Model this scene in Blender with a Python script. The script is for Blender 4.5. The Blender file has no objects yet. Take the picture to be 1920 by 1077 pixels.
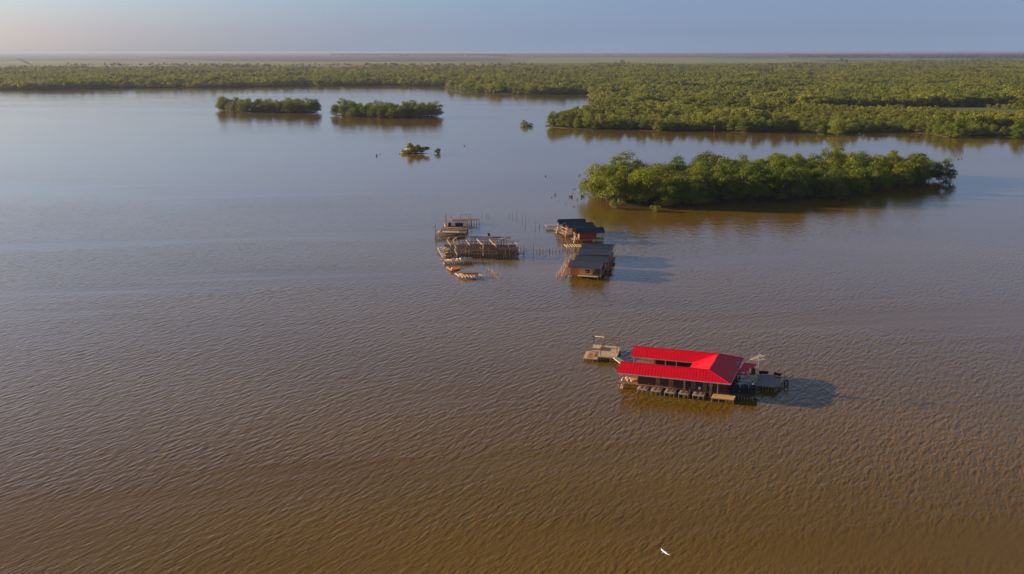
import bpy, math, random
import numpy as np
from mathutils import Vector, Matrix
R = math.radians
rnd = random.Random(7)
S = bpy.context.scene
COL = S.collection

# ------------------------------------------------------------------ camera model
F, CX, CY, CAMH = 1700.0, 960.0, 538.5, 58.0
PITCH = math.atan((CY - 97) / F)
def at(px, py, z=0.0):
    """point at height z seen at a photo position"""
    dx, dy = (px - CX) / F, (CY - py) / F
    d = Vector((dx, math.cos(PITCH) + dy * math.sin(PITCH), -math.sin(PITCH) + dy * math.cos(PITCH)))
    return Vector((0, 0, CAMH)) + d * ((z - CAMH) / d.z)

# ------------------------------------------------------------------ mesh building
class MB:
    def __init__(s): s.v = []; s.f = []
    def face(s, *pts):
        n = len(s.v); s.v += [tuple(p) for p in pts]; s.f.append(tuple(range(n, n + len(pts))))
    def hexa(s, b, t):
        n = len(s.v); s.v += [tuple(p) for p in b] + [tuple(p) for p in t]
        s.f += [(n+3, n+2, n+1, n), (n+4, n+5, n+6, n+7)] + [(n+i, n+(i+1) % 4, n+4+(i+1) % 4, n+4+i) for i in range(4)]
    def slab(s, quad, th):
        """thick sheet hanging th below a planar outline"""
        q = [Vector(p) for p in quad]
        d = Vector((0, 0, -th)); n = len(s.v); k = len(q)
        s.v += [tuple(p) for p in q] + [tuple(p + d) for p in q]
        s.f.append(tuple(range(n, n + k))); s.f.append(tuple(range(n + 2*k - 1, n + k - 1, -1)))
        s.f += [(n+i, n+k+i, n+k+(i+1) % k, n+(i+1) % k) for i in range(k)]
    def beam(s, a, b, w=.1, h=None):
        a, b = Vector(a), Vector(b); h = h or w
        d = (b - a).normalized()
        up = Vector((0, 0, 1)) if abs(d.z) < .95 else Vector((.3, 1, 0)).normalized()
        x = d.cross(up).normalized() * w / 2; y = x.cross(d).normalized() * h / 2
        s.hexa([a-x-y, a+x-y, a+x+y, a-x+y], [b-x-y, b+x-y, b+x+y, b-x+y])
    def tube(s, a, b, r0, r1=None, n=7, caps=True):
        a, b = Vector(a), Vector(b); r1 = r0 if r1 is None else r1
        d = (b - a).normalized()
        up = Vector((0, 0, 1)) if abs(d.z) < .95 else Vector((.3, 1, 0)).normalized()
        x = d.cross(up).normalized(); y = x.cross(d)
        k = len(s.v)
        for p, r in ((a, r0), (b, r1)):
            for i in range(n):
                t = 2 * math.pi * i / n
                s.v.append(tuple(p + (x * math.cos(t) + y * math.sin(t)) * r))
        s.f += [(k+i, k+(i+1) % n, k+n+(i+1) % n, k+n+i) for i in range(n)]
        if caps: s.f += [tuple(range(k+n-1, k-1, -1)), tuple(range(k+n, k+2*n))]
    def lathe(s, c, prof, n=20):
        c = Vector(c); k = len(s.v)
        for r, z in prof:
            for i in range(n):
                t = 2 * math.pi * i / n
                s.v.append((c.x + r*math.cos(t), c.y + r*math.sin(t), c.z + z))
        m = len(prof)
        for j in range(m - 1):
            s.f += [(k+j*n+i, k+j*n+(i+1) % n, k+(j+1)*n+(i+1) % n, k+(j+1)*n+i) for i in range(n)]
        s.f += [tuple(range(k+n-1, k-1, -1)), tuple(range(k+(m-1)*n, k+m*n))]
    def build(s, name, m, parent=None, smooth=False):
        me = bpy.data.meshes.new(name)
        off = Vector(parent['_w']) if parent is not None and '_w' in parent else Vector((0, 0, 0))
        me.from_pydata([(v[0]-off.x, v[1]-off.y, v[2]-off.z) for v in s.v], [], s.f)
        me.validate(); me.update()
        if m: me.materials.append(m)
        if smooth: me.polygons.foreach_set('use_smooth', [True] * len(me.polygons))
        o = bpy.data.objects.new(name, me); COL.objects.link(o)
        if parent is not None: o.parent = parent; o['_w'] = tuple(off)
        return o

def thing(name, label, cat, loc=(0, 0, 0), group=None):
    o = bpy.data.objects.new(name, None); COL.objects.link(o)
    o.location = loc; o['_w'] = tuple(loc); o['label'] = label; o['category'] = cat
    o.empty_display_size = .2
    if group: o['group'] = group
    return o
def tag(o, label, cat, group=None):
    o['label'] = label; o['category'] = cat
    if group: o['group'] = group
    return o
def seat_origin(o):
    """move a single mesh's origin to the base of its bounds"""
    me = o.data; n = len(me.vertices); a = np.empty(n*3, 'f'); me.vertices.foreach_get('co', a); a = a.reshape(-1, 3)
    c = (a.min(0) + a.max(0)) / 2; c[2] = a[:, 2].min()
    me.vertices.foreach_set('co', (a - c).ravel()); me.update(); o.location = tuple(float(q) for q in c)
    return o

# ------------------------------------------------------------------ materials
def mat(name, col, rough=.8, var=.25, scale=1.5, bump=0, spec=.3, stretch=(1, 1, 1), metallic=0, hue=None):
    m = bpy.data.materials.new(name); m.use_nodes = True
    nt = m.node_tree; n = nt.nodes; l = nt.links; b = n['Principled BSDF']
    b.inputs['Roughness'].default_value = rough; b.inputs['Specular IOR Level'].default_value = spec
    b.inputs['Metallic'].default_value = metallic
    tc = n.new('ShaderNodeTexCoord'); mp = n.new('ShaderNodeMapping'); mp.inputs['Scale'].default_value = stretch
    l.new(tc.outputs['Object'], mp.inputs['Vector'])
    nz = n.new('ShaderNodeTexNoise'); nz.inputs['Scale'].default_value = scale; nz.inputs['Detail'].default_value = 6; nz.inputs['Roughness'].default_value = .65
    l.new(mp.outputs[0], nz.inputs['Vector'])
    cr = n.new('ShaderNodeValToRGB'); cr.color_ramp.elements[0].position = .3; cr.color_ramp.elements[1].position = .7
    c2 = hue or col
    cr.color_ramp.elements[0].color = tuple(c * (1 - var) for c in col) + (1,)
    cr.color_ramp.elements[1].color = tuple(min(1, c * (1 + var)) for c in c2) + (1,)
    l.new(nz.outputs['Fac'], cr.inputs[0]); l.new(cr.outputs[0], b.inputs['Base Color'])
    if bump:
        bp = n.new('ShaderNodeBump'); bp.inputs['Strength'].default_value = .6; bp.inputs['Distance'].default_value = bump
        l.new(nz.outputs['Fac'], bp.inputs['Height']); l.new(bp.outputs[0], b.inputs['Normal'])
    return m

def roof_mat(name, col, ang, rough=.45, spec=.4, var=.12, pitch=.42, rib=.8):
    """ribbed sheet metal, ribs running across direction ang"""
    m = mat(name, col, rough, var, .8, 0, spec)
    nt = m.node_tree; n = nt.nodes; l = nt.links; b = n['Principled BSDF']
    tc = n.new('ShaderNodeTexCoord'); mp = n.new('ShaderNodeMapping'); mp.inputs['Rotation'].default_value = (0, 0, -ang)
    l.new(tc.outputs['Object'], mp.inputs['Vector'])
    w = n.new('ShaderNodeTexWave'); w.bands_direction = 'X'; w.wave_profile = 'SIN'; w.inputs['Scale'].default_value = .314 / pitch
    w.inputs['Distortion'].default_value = .25; w.inputs['Detail Scale'].default_value = .3
    l.new(mp.outputs[0], w.inputs['Vector'])
    bp = n.new('ShaderNodeBump'); bp.inputs['Strength'].default_value = rib; bp.inputs['Distance'].default_value = .035
    l.new(w.outputs['Fac'], bp.inputs['Height']); l.new(bp.outputs[0], b.inputs['Normal'])
    return m

M = {}
M['wood'] = mat('weathered_wood', (.32, .22, .13), .85, .35, 2.2, .01)
M['palewood'] = mat('pale_planks', (.54, .375, .21), .85, .28, 2.0, .01)
M['greywood'] = mat('grey_planks', (.28, .235, .20), .9, .3, 2.5, .01)
M['rust'] = mat('rusty_timber', (.25, .135, .07), .9, .4, 2.2, .01)
M['redwood'] = mat('reddish_timber', (.26, .115, .05), .85, .35, 1.5, .01)
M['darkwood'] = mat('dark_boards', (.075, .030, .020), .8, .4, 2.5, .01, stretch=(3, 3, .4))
M['tile'] = mat('brown_board', (.22, .09, .035), .7, .3, 2)
M['cream'] = mat('cream_paint', (.62, .52, .40), .6, .15, 2)
M['white'] = mat('white_paint', (.78, .74, .68), .6, .08, 3)
M['black'] = mat('black_plastic', (.012, .013, .012), .45, .2, 2)
M['rubber'] = mat('black_rubber', (.02, .02, .022), .7, .2, 4)
M['orange'] = mat('orange_paint', (.72, .16, .022), .7, .2, 1.5, .01)
M['tan'] = mat('tan_boards', (.66, .34, .11), .8, .2, 1.5, .01)
M['redpaint'] = mat('red_brown_paint', (.36, .052, .022), .75, .25, 1.5, .01)
M['shell'] = mat('shell_heap', (.62, .47, .28), .9, .45, 2.0, .08)
M['blue'] = mat('blue_grey_tarp', (.07, .12, .22), .5, .25, 3)
M['steel'] = mat('dull_steel', (.45, .44, .42), .4, .15, 3, metallic=.5)
M['gap'] = mat('dark_opening', (.012, .010, .009), .9, .2, 2)
M['mud'] = mat('river_mud', (.07, .045, .028), .9, .3, .2)
M['drift'] = mat('wet_driftwood', (.07, .045, .03), .8, .4, 2)

def leaf_mat(name, dark, light):
    m = bpy.data.materials.new(name); m.use_nodes = True
    nt = m.node_tree; n = nt.nodes; l = nt.links; b = n['Principled BSDF']; out = n['Material Output']
    oi = n.new('ShaderNodeObjectInfo'); geo = n.new('ShaderNodeNewGeometry')
    nz = n.new('ShaderNodeTexNoise'); nz.inputs['Scale'].default_value = .35; nz.inputs['Detail'].default_value = 3
    l.new(geo.outputs['Position'], nz.inputs['Vector'])
    a = n.new('ShaderNodeMath'); a.operation = 'MULTIPLY_ADD'; a.inputs[1].default_value = .36; l.new(oi.outputs['Random'], a.inputs[0]); 
    a2 = n.new('ShaderNodeMath'); a2.operation = 'MULTIPLY_ADD'; a2.inputs[1].default_value = 1.1; a2.inputs[2].default_value = -.6
    l.new(nz.outputs['Fac'], a2.inputs[0])
    n2 = n.new('ShaderNodeTexNoise'); n2.inputs['Scale'].default_value = .016; n2.inputs['Detail'].default_value = 4; l.new(geo.outputs['Position'], n2.inputs['Vector'])
    a3 = n.new('ShaderNodeMath'); a3.operation = 'MULTIPLY_ADD'; a3.inputs[1].default_value = 1.7; l.new(n2.outputs['Fac'], a3.inputs[0]); l.new(a2.outputs[0], a3.inputs[2])
    a4 = n.new('ShaderNodeMath'); a4.operation = 'ADD'; a4.inputs[1].default_value = -.5; l.new(a3.outputs[0], a4.inputs[0]); l.new(a4.outputs[0], a.inputs[2])
    cr = n.new('ShaderNodeValToRGB'); cr.color_ramp.elements[0].color = dark + (1,); cr.color_ramp.elements[1].color = light + (1,)
    l.new(a.outputs[0], cr.inputs[0]); l.new(cr.outputs[0], b.inputs['Base Color'])
    b.inputs['Roughness'].default_value = .55; b.inputs['Specular IOR Level'].default_value = .25
    tr = n.new('ShaderNodeBsdfTranslucent'); mx = n.new('ShaderNodeMixShader'); mx.inputs[0].default_value = .4
    l.new(cr.outputs[0], tr.inputs['Color']); l.new(b.outputs[0], mx.inputs[1]); l.new(tr.outputs[0], mx.inputs[2])
    l.new(mx.outputs[0], out.inputs['Surface'])
    return m
M['leaf'] = leaf_mat('mangrove_leaves', (.055, .098, .005), (.27, .28, .012))
M['leafpale'] = leaf_mat('olive_leaves', (.10, .11, .010), (.22, .205, .02))
M['leafwood'] = leaf_mat('wood_leaves', (.080, .110, .010), (.35, .33, .026))
M['leafyellow'] = leaf_mat('yellow_green_leaves', (.34, .30, .02), (.50, .42, .04))
M['leafdark'] = leaf_mat('dark_leaves', (.020, .040, .012), (.045, .070, .018))
M['bark'] = mat('grey_bark', (.13, .10, .075), .9, .35, 2)

# ------------------------------------------------------------------ water
def water_mat():
    m = bpy.data.materials.new('muddy_water'); m.use_nodes = True
    nt = m.node_tree; n = nt.nodes; l = nt.links; b = n['Principled BSDF']
    b.inputs['IOR'].default_value = 1.33; b.inputs['Roughness'].default_value = .07
    geo = n.new('ShaderNodeNewGeometry')
    def mapped(rot, sc):
        mp = n.new('ShaderNodeMapping'); mp.vector_type = 'POINT'
        r = n.new('ShaderNodeMapping'); r.inputs['Rotation'].default_value = (0, 0, R(rot))
        l.new(geo.outputs['Position'], r.inputs['Vector']); mp.inputs['Scale'].default_value = sc
        l.new(r.outputs[0], mp.inputs['Vector']); return mp.outputs[0]
    def noise(vec, sc=1, det=2, rough=.5, dist=0):
        z = n.new('ShaderNodeTexNoise'); z.inputs['Scale'].default_value = sc; z.inputs['Detail'].default_value = det
        z.inputs['Roughness'].default_value = rough; z.inputs['Distortion'].default_value = dist
        l.new(vec, z.inputs['Vector']); return z.outputs['Fac']
    def ma(op, a, bb, c=None):
        q = n.new('ShaderNodeMath'); q.operation = op
        for i, x in enumerate((a, bb, c)):
            if x is None: continue
            if isinstance(x, (int, float)): q.inputs[i].default_value = x
            else: l.new(x, q.inputs[i])
        return q.outputs[0]
    # crests run at 56 degrees; x of the rotated frame runs across them
    h = ma('MULTIPLY', noise(mapped(36, (1.2, .38, 1)), 1, 1, .45, .35), .21)
    h = ma('ADD', h, ma('MULTIPLY', noise(mapped(25, (2.05, .7, 1)), 1, 1.5, .45, .35), .13))
    h = ma('ADD', h, ma('MULTIPLY', noise(mapped(54, (3.2, 1.5, 1)), 1, 1.5, .5, .3), .04))
    # wind patches: large areas where the chop is weaker
    patch = n.new('ShaderNodeMapRange'); patch.inputs[1].default_value = .3; patch.inputs[2].default_value = .65
    patch.inputs[3].default_value = .62; patch.inputs[4].default_value = 1.05
    l.new(noise(mapped(20, (.012, .02, 1)), 1, 3), patch.inputs[0])
    # sheltered water towards the mangroves
    sep = n.new('ShaderNodeSeparateXYZ'); l.new(geo.outputs['Position'], sep.inputs[0])
    sh = n.new('ShaderNodeMapRange'); sh.interpolation_type = 'SMOOTHSTEP'
    sh.inputs[1].default_value = 130; sh.inputs[2].default_value = 560; sh.inputs[3].default_value = 1.0; sh.inputs[4].default_value = .2
    l.new(sep.outputs['Y'], sh.inputs[0])
    st = noise(mapped(-8, (.0022, .016, 1)), 1, 4, .6)
    slick = n.new('ShaderNodeMapRange'); slick.inputs[1].default_value = .52; slick.inputs[2].default_value = .64; slick.inputs[3].default_value = 1.1; slick.inputs[4].default_value = .15
    l.new(st, slick.inputs[0])
    stren = ma('MULTIPLY', ma('MULTIPLY', patch.outputs[0], sh.outputs[0]), slick.outputs[0])
    bp = n.new('ShaderNodeBump'); bp.inputs['Strength'].default_value = 1
    l.new(ma('MULTIPLY', h, stren), bp.inputs['Height']); bp.inputs['Distance'].default_value = WAVE
    l.new(bp.outputs[0], b.inputs['Normal'])
    cr = n.new('ShaderNodeValToRGB'); cr.color_ramp.elements[0].position = .35; cr.color_ramp.elements[1].position = .65
    cr.color_ramp.elements[0].color = (.128, .069, .0060, 1); cr.color_ramp.elements[1].color = (.158, .087, .0085, 1)
    l.new(noise(mapped(10, (.008, .02, 1)), 1, 3), cr.inputs[0]); l.new(cr.outputs[0], b.inputs['Base Color'])
    return m
WAVE = .60
M['water'] = water_mat()
w = MB()
w.face((-6000, -300, 0), (6000, -300, 0), (6000, 7000, 0), (-6000, 7000, 0))
o = w.build('water', M['water']); o['kind'] = 'structure'

# ------------------------------------------------------------------ land
SHORE = [(-500, 176), (-250, 173), (0, 169), (120, 168), (250, 165.5), (400, 165), (520, 163), (640, 161.5), (700, 161), (832, 163),
         (838, 168), (870, 174), (960, 177), (1105, 178.5), (1103, 191), (1138, 197), (1120, 206), (1060, 222), (1022, 237),
         (1060, 241), (1110, 243.5), (1180, 244), (1250, 247.5), (1330, 245.5), (1400, 249.5), (1470, 246.5), (1545, 252.5), (1605, 249), (1690, 247.5), (1750, 252), (1778, 258), (1840, 254), (1905, 258), (1960, 255), (2200, 260), (2600, 262)]
shore = [at(x, y, 0) for x, y in SHORE]
FARX = 45000
pts = [(p.x, p.y) for p in shore] + [(FARX, shore[-1].y), (FARX, 48000), (-FARX, 48000), (-FARX, shore[0].y)]
lm = bpy.data.materials.new('marsh_ground'); lm.use_nodes = True
def land_mat(m):
    nt = m.node_tree; n = nt.nodes; l = nt.links; b = n['Principled BSDF']; b.inputs['Roughness'].default_value = .95; b.inputs['Specular IOR Level'].default_value = .1
    geo = n.new('ShaderNodeNewGeometry')
    mp = n.new('ShaderNodeMapping'); mp.inputs['Scale'].default_value = (.0006, .0016, 1); l.new(geo.outputs['Position'], mp.inputs[0])
    z = n.new('ShaderNodeTexNoise'); z.inputs['Scale'].default_value = 1; z.inputs['Detail'].default_value = 7; l.new(mp.outputs[0], z.inputs[0])
    cr = n.new('ShaderNodeValToRGB'); e = cr.color_ramp.elements
    e[0].position = .38; e[0].color = (.075, .085, .025, 1); e[1].position = .72; e[1].color = (.26, .15, .07, 1)
    x = e.new(.5); x.color = (.15, .17, .04, 1); x = e.new(.6); x.color = (.20, .205, .055, 1)
    l.new(z.outputs[0], cr.inputs[0])
    sep = n.new('ShaderNodeSeparateXYZ'); l.new(geo.outputs['Position'], sep.inputs[0])
    mr = n.new('ShaderNodeMapRange'); mr.inputs[1].default_value = 3000; mr.inputs[2].default_value = 3800; l.new(sep.outputs['Y'], mr.inputs[0])
    mx = n.new('ShaderNodeMix'); mx.data_type = 'RGBA'; mx.inputs[6].default_value = (.05, .055, .015, 1)
    l.new(mr.outputs[0], mx.inputs[0]); l.new(cr.outputs[0], mx.inputs[7]); l.new(mx.outputs[2], b.inputs['Base Color'])
land_mat(lm)
g = MB(); n0 = len(pts)
g.v = [(x, y, .35) for x, y in pts] + [(x, y, -2) for x, y in pts]
g.f = [tuple(range(n0))] + [(i, n0+i, n0+(i+1) % n0, (i+1) % n0) for i in range(len(SHORE)-1)]
o = g.build('ground', lm); o['kind'] = 'structure'

def patch(name, poly, m, z):
    """a sheet of other land cover lying on the plain"""
    g = MB(); g.slab([at(x, y, z) for x, y in poly], z - .36 if z > .37 else .01)
    o = g.build(name, m); o['kind'] = 'structure'; return o
M['scrub'] = mat('dry_scrub', (.105, .075, .05), .95, .3, .002, 0, .1)
M['scrubgreen'] = mat('dark_scrub', (.030, .045, .025), .95, .3, .002, 0, .1)
M['straw'] = mat('straw_grass', (.22, .225, .055), .95, .25, .003, 0, .1)
M['redearth'] = mat('red_earth', (.28, .14, .07), .95, .3, .003, 0, .1)
patch('scrubland', [(250, 109), (420, 114.5), (700, 115.5), (965, 113.5), (930, 109), (760, 105), (420, 103.5)], M['scrub'], .8)
patch('scrubland', [(940, 107), (1300, 107.5), (1700, 109.5), (2100, 110.5), (2600, 111), (2600, 102), (1700, 100.5), (900, 101)], M['scrubgreen'], .8)
patch('scrubland', [(-400, 101), (300, 101.5), (900, 101.5), (900, 99.5), (-400, 99.4)], M['scrubgreen'], .8)
patch('grassland', [(-300, 122), (300, 121), (900, 121.5), (900, 116.5), (300, 116), (-300, 114)], M['straw'], .8)
patch('grassland', [(980, 118), (1300, 119.5), (1560, 117), (1500, 112), (1250, 110), (1000, 111)], M['straw'], .8)
patch('bare_earth', [(560, 123), (900, 123), (960, 121), (900, 119.5), (620, 119.5)], M['redearth'], 1.0)
patch('bare_earth', [(1080, 109.5), (1300, 110.5), (1420, 110), (1250, 108.8)], M['redearth'], 1.0)
patch('bare_earth', [(1660, 113.2), (1760, 115), (1850, 114), (1750, 112.8)], M['redearth'], 1.0)
def dirt_track():
    patch('canal', [(28, 110), (52, 121), (60, 121), (40, 110)], M['scrubgreen'], 1.0)
dirt_track()
M['marsh'] = mat('marsh_grass', (.12, .14, .03), .95, .45, .03, 0, .1)
patch('marsh_grass', [(1440, 201), (1960, 200), (1980, 221), (1780, 222), (1560, 213)], M['marsh'], .6)
wl = mat('still_pond', (.10, .085, .06), .05, .1, .01, 0, .5)
for poly in ([(1800, 211), (1826, 209.5), (1846, 210.5), (1846, 213.5), (1822, 214.5), (1806, 213.5)],
             [(1722, 217), (1748, 217), (1748, 219), (1726, 219)], [(1806, 216.5), (1814, 216.5), (1814, 219.5), (1807, 219)]):
    patch('pond', [(x, y-1.5) for x, y in poly], wl, .7)

# ------------------------------------------------------------------ mangroves
def crown_mesh(name, seed, rad, hgt, ncl, nleaf, leaf, m, base=.0, flat=.9):
    """leaf clumps spread through an uneven dome"""
    r = np.random.default_rng(seed)
    V = []; Fc = []
    def add(c, nrm, s):
        t = np.cross(nrm, r.normal(size=3)); t /= np.linalg.norm(t) + 1e-9; b = np.cross(nrm, t)
        a1, a2 = s * r.uniform(.7, 1.25), s * r.uniform(.45, .8)
        k = len(V); j = lambda: r.uniform(-.18, .18, 3) * s
        V.extend([c - t*a1*.5 + j()*.5, c - b*a2*.5 + nrm*s*.12 + j(), c + t*a1*.5 + j()*.5, c + b*a2*.5 + nrm*s*.12 + j()])
        Fc.append((k, k+1, k+2, k+3))
    cl = []
    for i in range(ncl):
        for _ in range(30):
            a = r.uniform(0, 2*math.pi); q = math.sqrt(r.uniform(0, 1)) * .86
            zmax = (1 - .8*(q*q)**1.3) * r.uniform(.72, 1.0)
            z = base + (hgt - base) * (zmax if r.random() < .5 else r.uniform(.06, max(.12, zmax*.8)))
            p = np.array([math.cos(a)*q*rad, math.sin(a)*q*rad, z])
            if all(np.linalg.norm((p - c) * [1, 1, 1.2]) > rad*.26 for c, _ in cl): break
        cl.append((p, rad * r.uniform(.28, .42)))
    per = nleaf // ncl
    for p, cr in cl:
        for i in range(per):
            d = r.normal(size=3); d /= np.linalg.norm(d)
            if d[2] < -.25: d[2] *= -.6
            q = cr * (r.uniform(.55, 1.06) if r.random() < .9 else r.uniform(1.05, 1.3))
            c = p + d * q * np.array([1, 1, flat]) * r.uniform(.85, 1.12)
            if c[2] < .15: c[2] = r.uniform(.1, .6)
            nn = d + r.normal(size=3) * .45 + np.array([0, 0, .25]); nn /= np.linalg.norm(nn)
            add(c, nn, leaf * r.uniform(.7, 1.3))
    me = bpy.data.meshes.new(name); me.from_pydata([tuple(v) for v in V], [], Fc); me.update(); me.materials.append(m)
    return me
def trunk_mesh(name, seed, rad, hgt):
    r = random.Random(seed); b = MB()
    ns = 3
    for i in range(ns):
        a = r.uniform(0, 6.28); p0 = Vector((math.cos(a)*rad*.14, math.sin(a)*rad*.14, -.6)); d = Vector((math.cos(a)*.35, math.sin(a)*.35, 1))
        p1 = p0 + d*hgt*.35; p2 = p1 + Vector((math.cos(a+.6)*.5, math.sin(a+.6)*.5, 1))*hgt*.35
        b.tube(p0, p1, .17, .12, 6); b.tube(p1, p2, .12, .05, 6)
        for k in range(3):
            a2 = a + r.uniform(-1.3, 1.3); q = p1.lerp(p2, r.uniform(0, .6))
            b.tube(q, q + Vector((math.cos(a2), math.sin(a2), .7))*rad*.45, .07, .02, 5)
    for k in range(9):                        # prop roots
        a = r.uniform(0, 6.28); e = rad*r.uniform(.25, .6); h = r.uniform(.8, 1.8)
        m_ = Vector((math.cos(a)*e*.7, math.sin(a)*e*.7, h*.7))
        b.tube((math.cos(a)*.15, math.sin(a)*.15, h), m_, .05, .05, 5); b.tube(m_, (math.cos(a)*e, math.sin(a)*e, -.5), .05, .035, 5)
    me = bpy.data.meshes.new(name); me.from_pydata(b.v, [], b.f); me.update(); me.materials.append(M['bark'])
    return me
PROTO = []
for i in range(7):
    rad = [4.6, 5.4, 4.0, 5.0, 4.4, 5.8, 4.8][i]; h = [9.5, 9, 8.4, 10.4, 9.2, 8.6, 10][i]
    PROTO.append((crown_mesh('crown', 100+i, rad, h, 36, 5200, .42, M['leaf'] if i != 4 else M['leafpale']), trunk_mesh('trunk', 50+i, rad, h)))
SMALL = [(crown_mesh('crown', 200+i, 2.3, 3.6, 12, 520, .5, M['leaf']), trunk_mesh('trunk', 70+i, 2.0, 3.2)) for i in range(3)]
TREE_GROUP = {}
def tree(name, x, y, z, sc, proto, label, cat='mangrove tree', group=None, squash=1.0):
    t = thing(name, label, cat, (x, y, z), group)
    t.rotation_euler.z = rnd.uniform(0, 6.28); t.scale = (sc, sc, sc*squash)
    c = bpy.data.objects.new('crown', proto[0]); COL.objects.link(c); c.parent = t
    k = bpy.data.objects.new('trunk', proto[1]); COL.objects.link(k); k.parent = t
    return t
def inside(x, y, poly):
    c = False; n = len(poly); j = n-1
    for i in range(n):
        xi, yi = poly[i]; xj, yj = poly[j]
        if (yi > y) != (yj > y) and x < (xj-xi)*(y-yi)/(yj-yi)+xi: c = not c
        j = i
    return c
def scatter(poly, n, mind, r):
    """dart throwing inside a polygon, with falling distance until n fit"""
    xs = [p[0] for p in poly]; ys = [p[1] for p in poly]; out = []; d = mind
    for tries in range(60000):
        if len(out) >= n: break
        if tries % 3000 == 2999: d *= .95
        x, y = r.uniform(min(xs), max(xs)), r.uniform(min(ys), max(ys))
        if inside(x, y, poly) and all((x-a)**2+(y-b)**2 > d*d for a, b in out): out.append((x, y))
    return out
def island(front, depth, n, mind, label, group, sc, seed, edge=0):
    r = random.Random(seed)
    fr = [at(x, y, 0) for x, y in front]
    N = len(fr)
    back = []
    for i, p in enumerate(fr):
        t = i/(N-1); d = depth * (math.sin(math.pi*min(max(t, .03), .97))**.45)
        back.append(Vector((p.x + d*.12, p.y + d, 0)))
    poly = [(p.x, p.y) for p in fr] + [(p.x, p.y) for p in reversed(back)]
    g = MB(); k = len(poly); cx = sum(p[0] for p in poly)/k; cy = sum(p[1] for p in poly)/k
    g.v = [(cx+(x-cx)*.93, cy+(y-cy)*.86, .12) for x, y in poly] + [(cx+(x-cx)*.94, cy+(y-cy)*.88, -1) for x, y in poly]
    g.f = [tuple(range(k))] + [(i, k+i, k+(i+1) % k, (i+1) % k) for i in range(k)]
    o = g.build('mudbank', M['mud']); o['kind'] = 'structure'
    sm = [(cx+(x-cx)*.975, cy+(y-cy)*.9) for x, y in poly]
    for x, y in scatter(sm, n, mind, r):
        pr = PROTO[r.randrange(len(PROTO))]
        tree('mangrove_tree', x, y, .1, sc*r.uniform(.72, 1.12), pr, label, 'mangrove tree', group, r.uniform(.85, 1.1))
    return poly
near = [(1112, 380), (1130, 387), (1165, 391), (1220, 393), (1290, 391), (1350, 386), (1430, 379), (1530, 374), (1580, 371), (1640, 360), (1700, 350), (1755, 338)]
island(near, 74, 142, 7.4, 'leafy mangrove tree packed among others on the big island beside the dark roofed huts', 'mangroves on the big near island', 1.22, 11)
island([(403, 207), (450, 211), (500, 212.5), (550, 213), (592, 213)], 46, 43, 7.2, 'dark mangrove tree in the left of the two long low islets', 'mangroves on the left far islet', 1.24, 12)
island([(618, 217), (660, 220), (710, 222.5), (760, 222.5), (818, 220.5)], 46, 45, 7.2, 'dark mangrove tree in the right of the two long low islets', 'mangroves on the right far islet', 1.27, 13)
# lone trees that stand out
def lone(px, py, sc, pr, name, label, cat='mangrove tree', squash=1):
    p = at(px, py, 0); return tree(name, p.x, p.y, -.6*sc, sc, pr, label, cat, None, squash)
lone(1768, 339, 1.15, PROTO[0], 'mangrove_tree', 'small dark mangrove standing apart at the right tip of the big island')
lone(1228, 396, .95, SMALL[0], 'mangrove_bush', 'bright green round bush at the waterline in front of the big island', 'bush')
lone(1575, 374, .72, PROTO[4], 'mangrove_tree', 'pale olive mangrove bulging over the water halfway along the big island')
lone(1150, 391, 1.0, SMALL[1], 'mangrove_bush', 'low green bush with bare roots at the left end of the big island', 'bush')
lone(988, 238, 2.0, SMALL[2], 'mangrove_bush', 'small lone bush islet off the tip of the wooded shore', 'bush', .8)
lone(982, 236, .5, PROTO[5], 'mangrove_tree', 'thin sapling sticking up out of the lone bush islet off the shore tip')
lone(1572, 253.5, 1.25, PROTO[1], 'mangrove_tree', 'bright rounded mangrove bulging out of the wooded shore right behind the big island')
lone(1796, 258, 1.3, PROTO[3], 'mangrove_tree', 'bright rounded mangrove leaning over the channel near the right edge of the view')
lone(1912, 257.5, 1.2, PROTO[6], 'mangrove_tree', 'mangrove at the waterline cut by the right edge of the photo')
lone(821, 288, .95, SMALL[1], 'mangrove_bush', 'small round dark bush alone in the open water', 'bush')

# ---- trees along the right-hand shore, one by one
shore_poly = [(p.x, p.y) for p in shore]
land_poly = [(p.x, p.y) for p in shore] + [(9000, shore[-1].y), (9000, 20000), (-9000, 20000), (-9000, shore[0].y)]
r_ = random.Random(5)
line = [(1028, 237.5), (1060, 240.5), (1110, 243), (1180, 243.5), (1250, 247), (1330, 245), (1400, 249), (1470, 246), (1545, 252), (1605, 248.5), (1690, 247), (1750, 251.5), (1778, 257.5), (1840, 253.5), (1905, 257.5), (1930, 256)]
lp = [at(x, y, 0) for x, y in line]
seg = [(lp[i], lp[i+1]) for i in range(len(lp)-1)]
tot = sum((b-a).length for a, b in seg); NT = 50
for i in range(NT):
    d = tot*(i+.5)/NT; 
    for a, b in seg:
        L = (b-a).length
        if d <= L: break
        d -= L
    p = a.lerp(b, d/L)
    for row in range(2):
        if row and i % 3 == 2: continue
        q = p + Vector((r_.uniform(-2.5, 2.5), 2.5 + row*6.5 + r_.uniform(-1.5, 2.0), 0))
        tree('mangrove_tree', q.x, q.y, .1, r_.uniform(.68, 1.1)*(.84 if i > 24 else 1), PROTO[r_.randrange(7)], 'mangrove tree in the front row along the wooded shore behind the big island', 'mangrove tree', 'mangroves along the near shore', r_.uniform(.9, 1.15))

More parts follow.
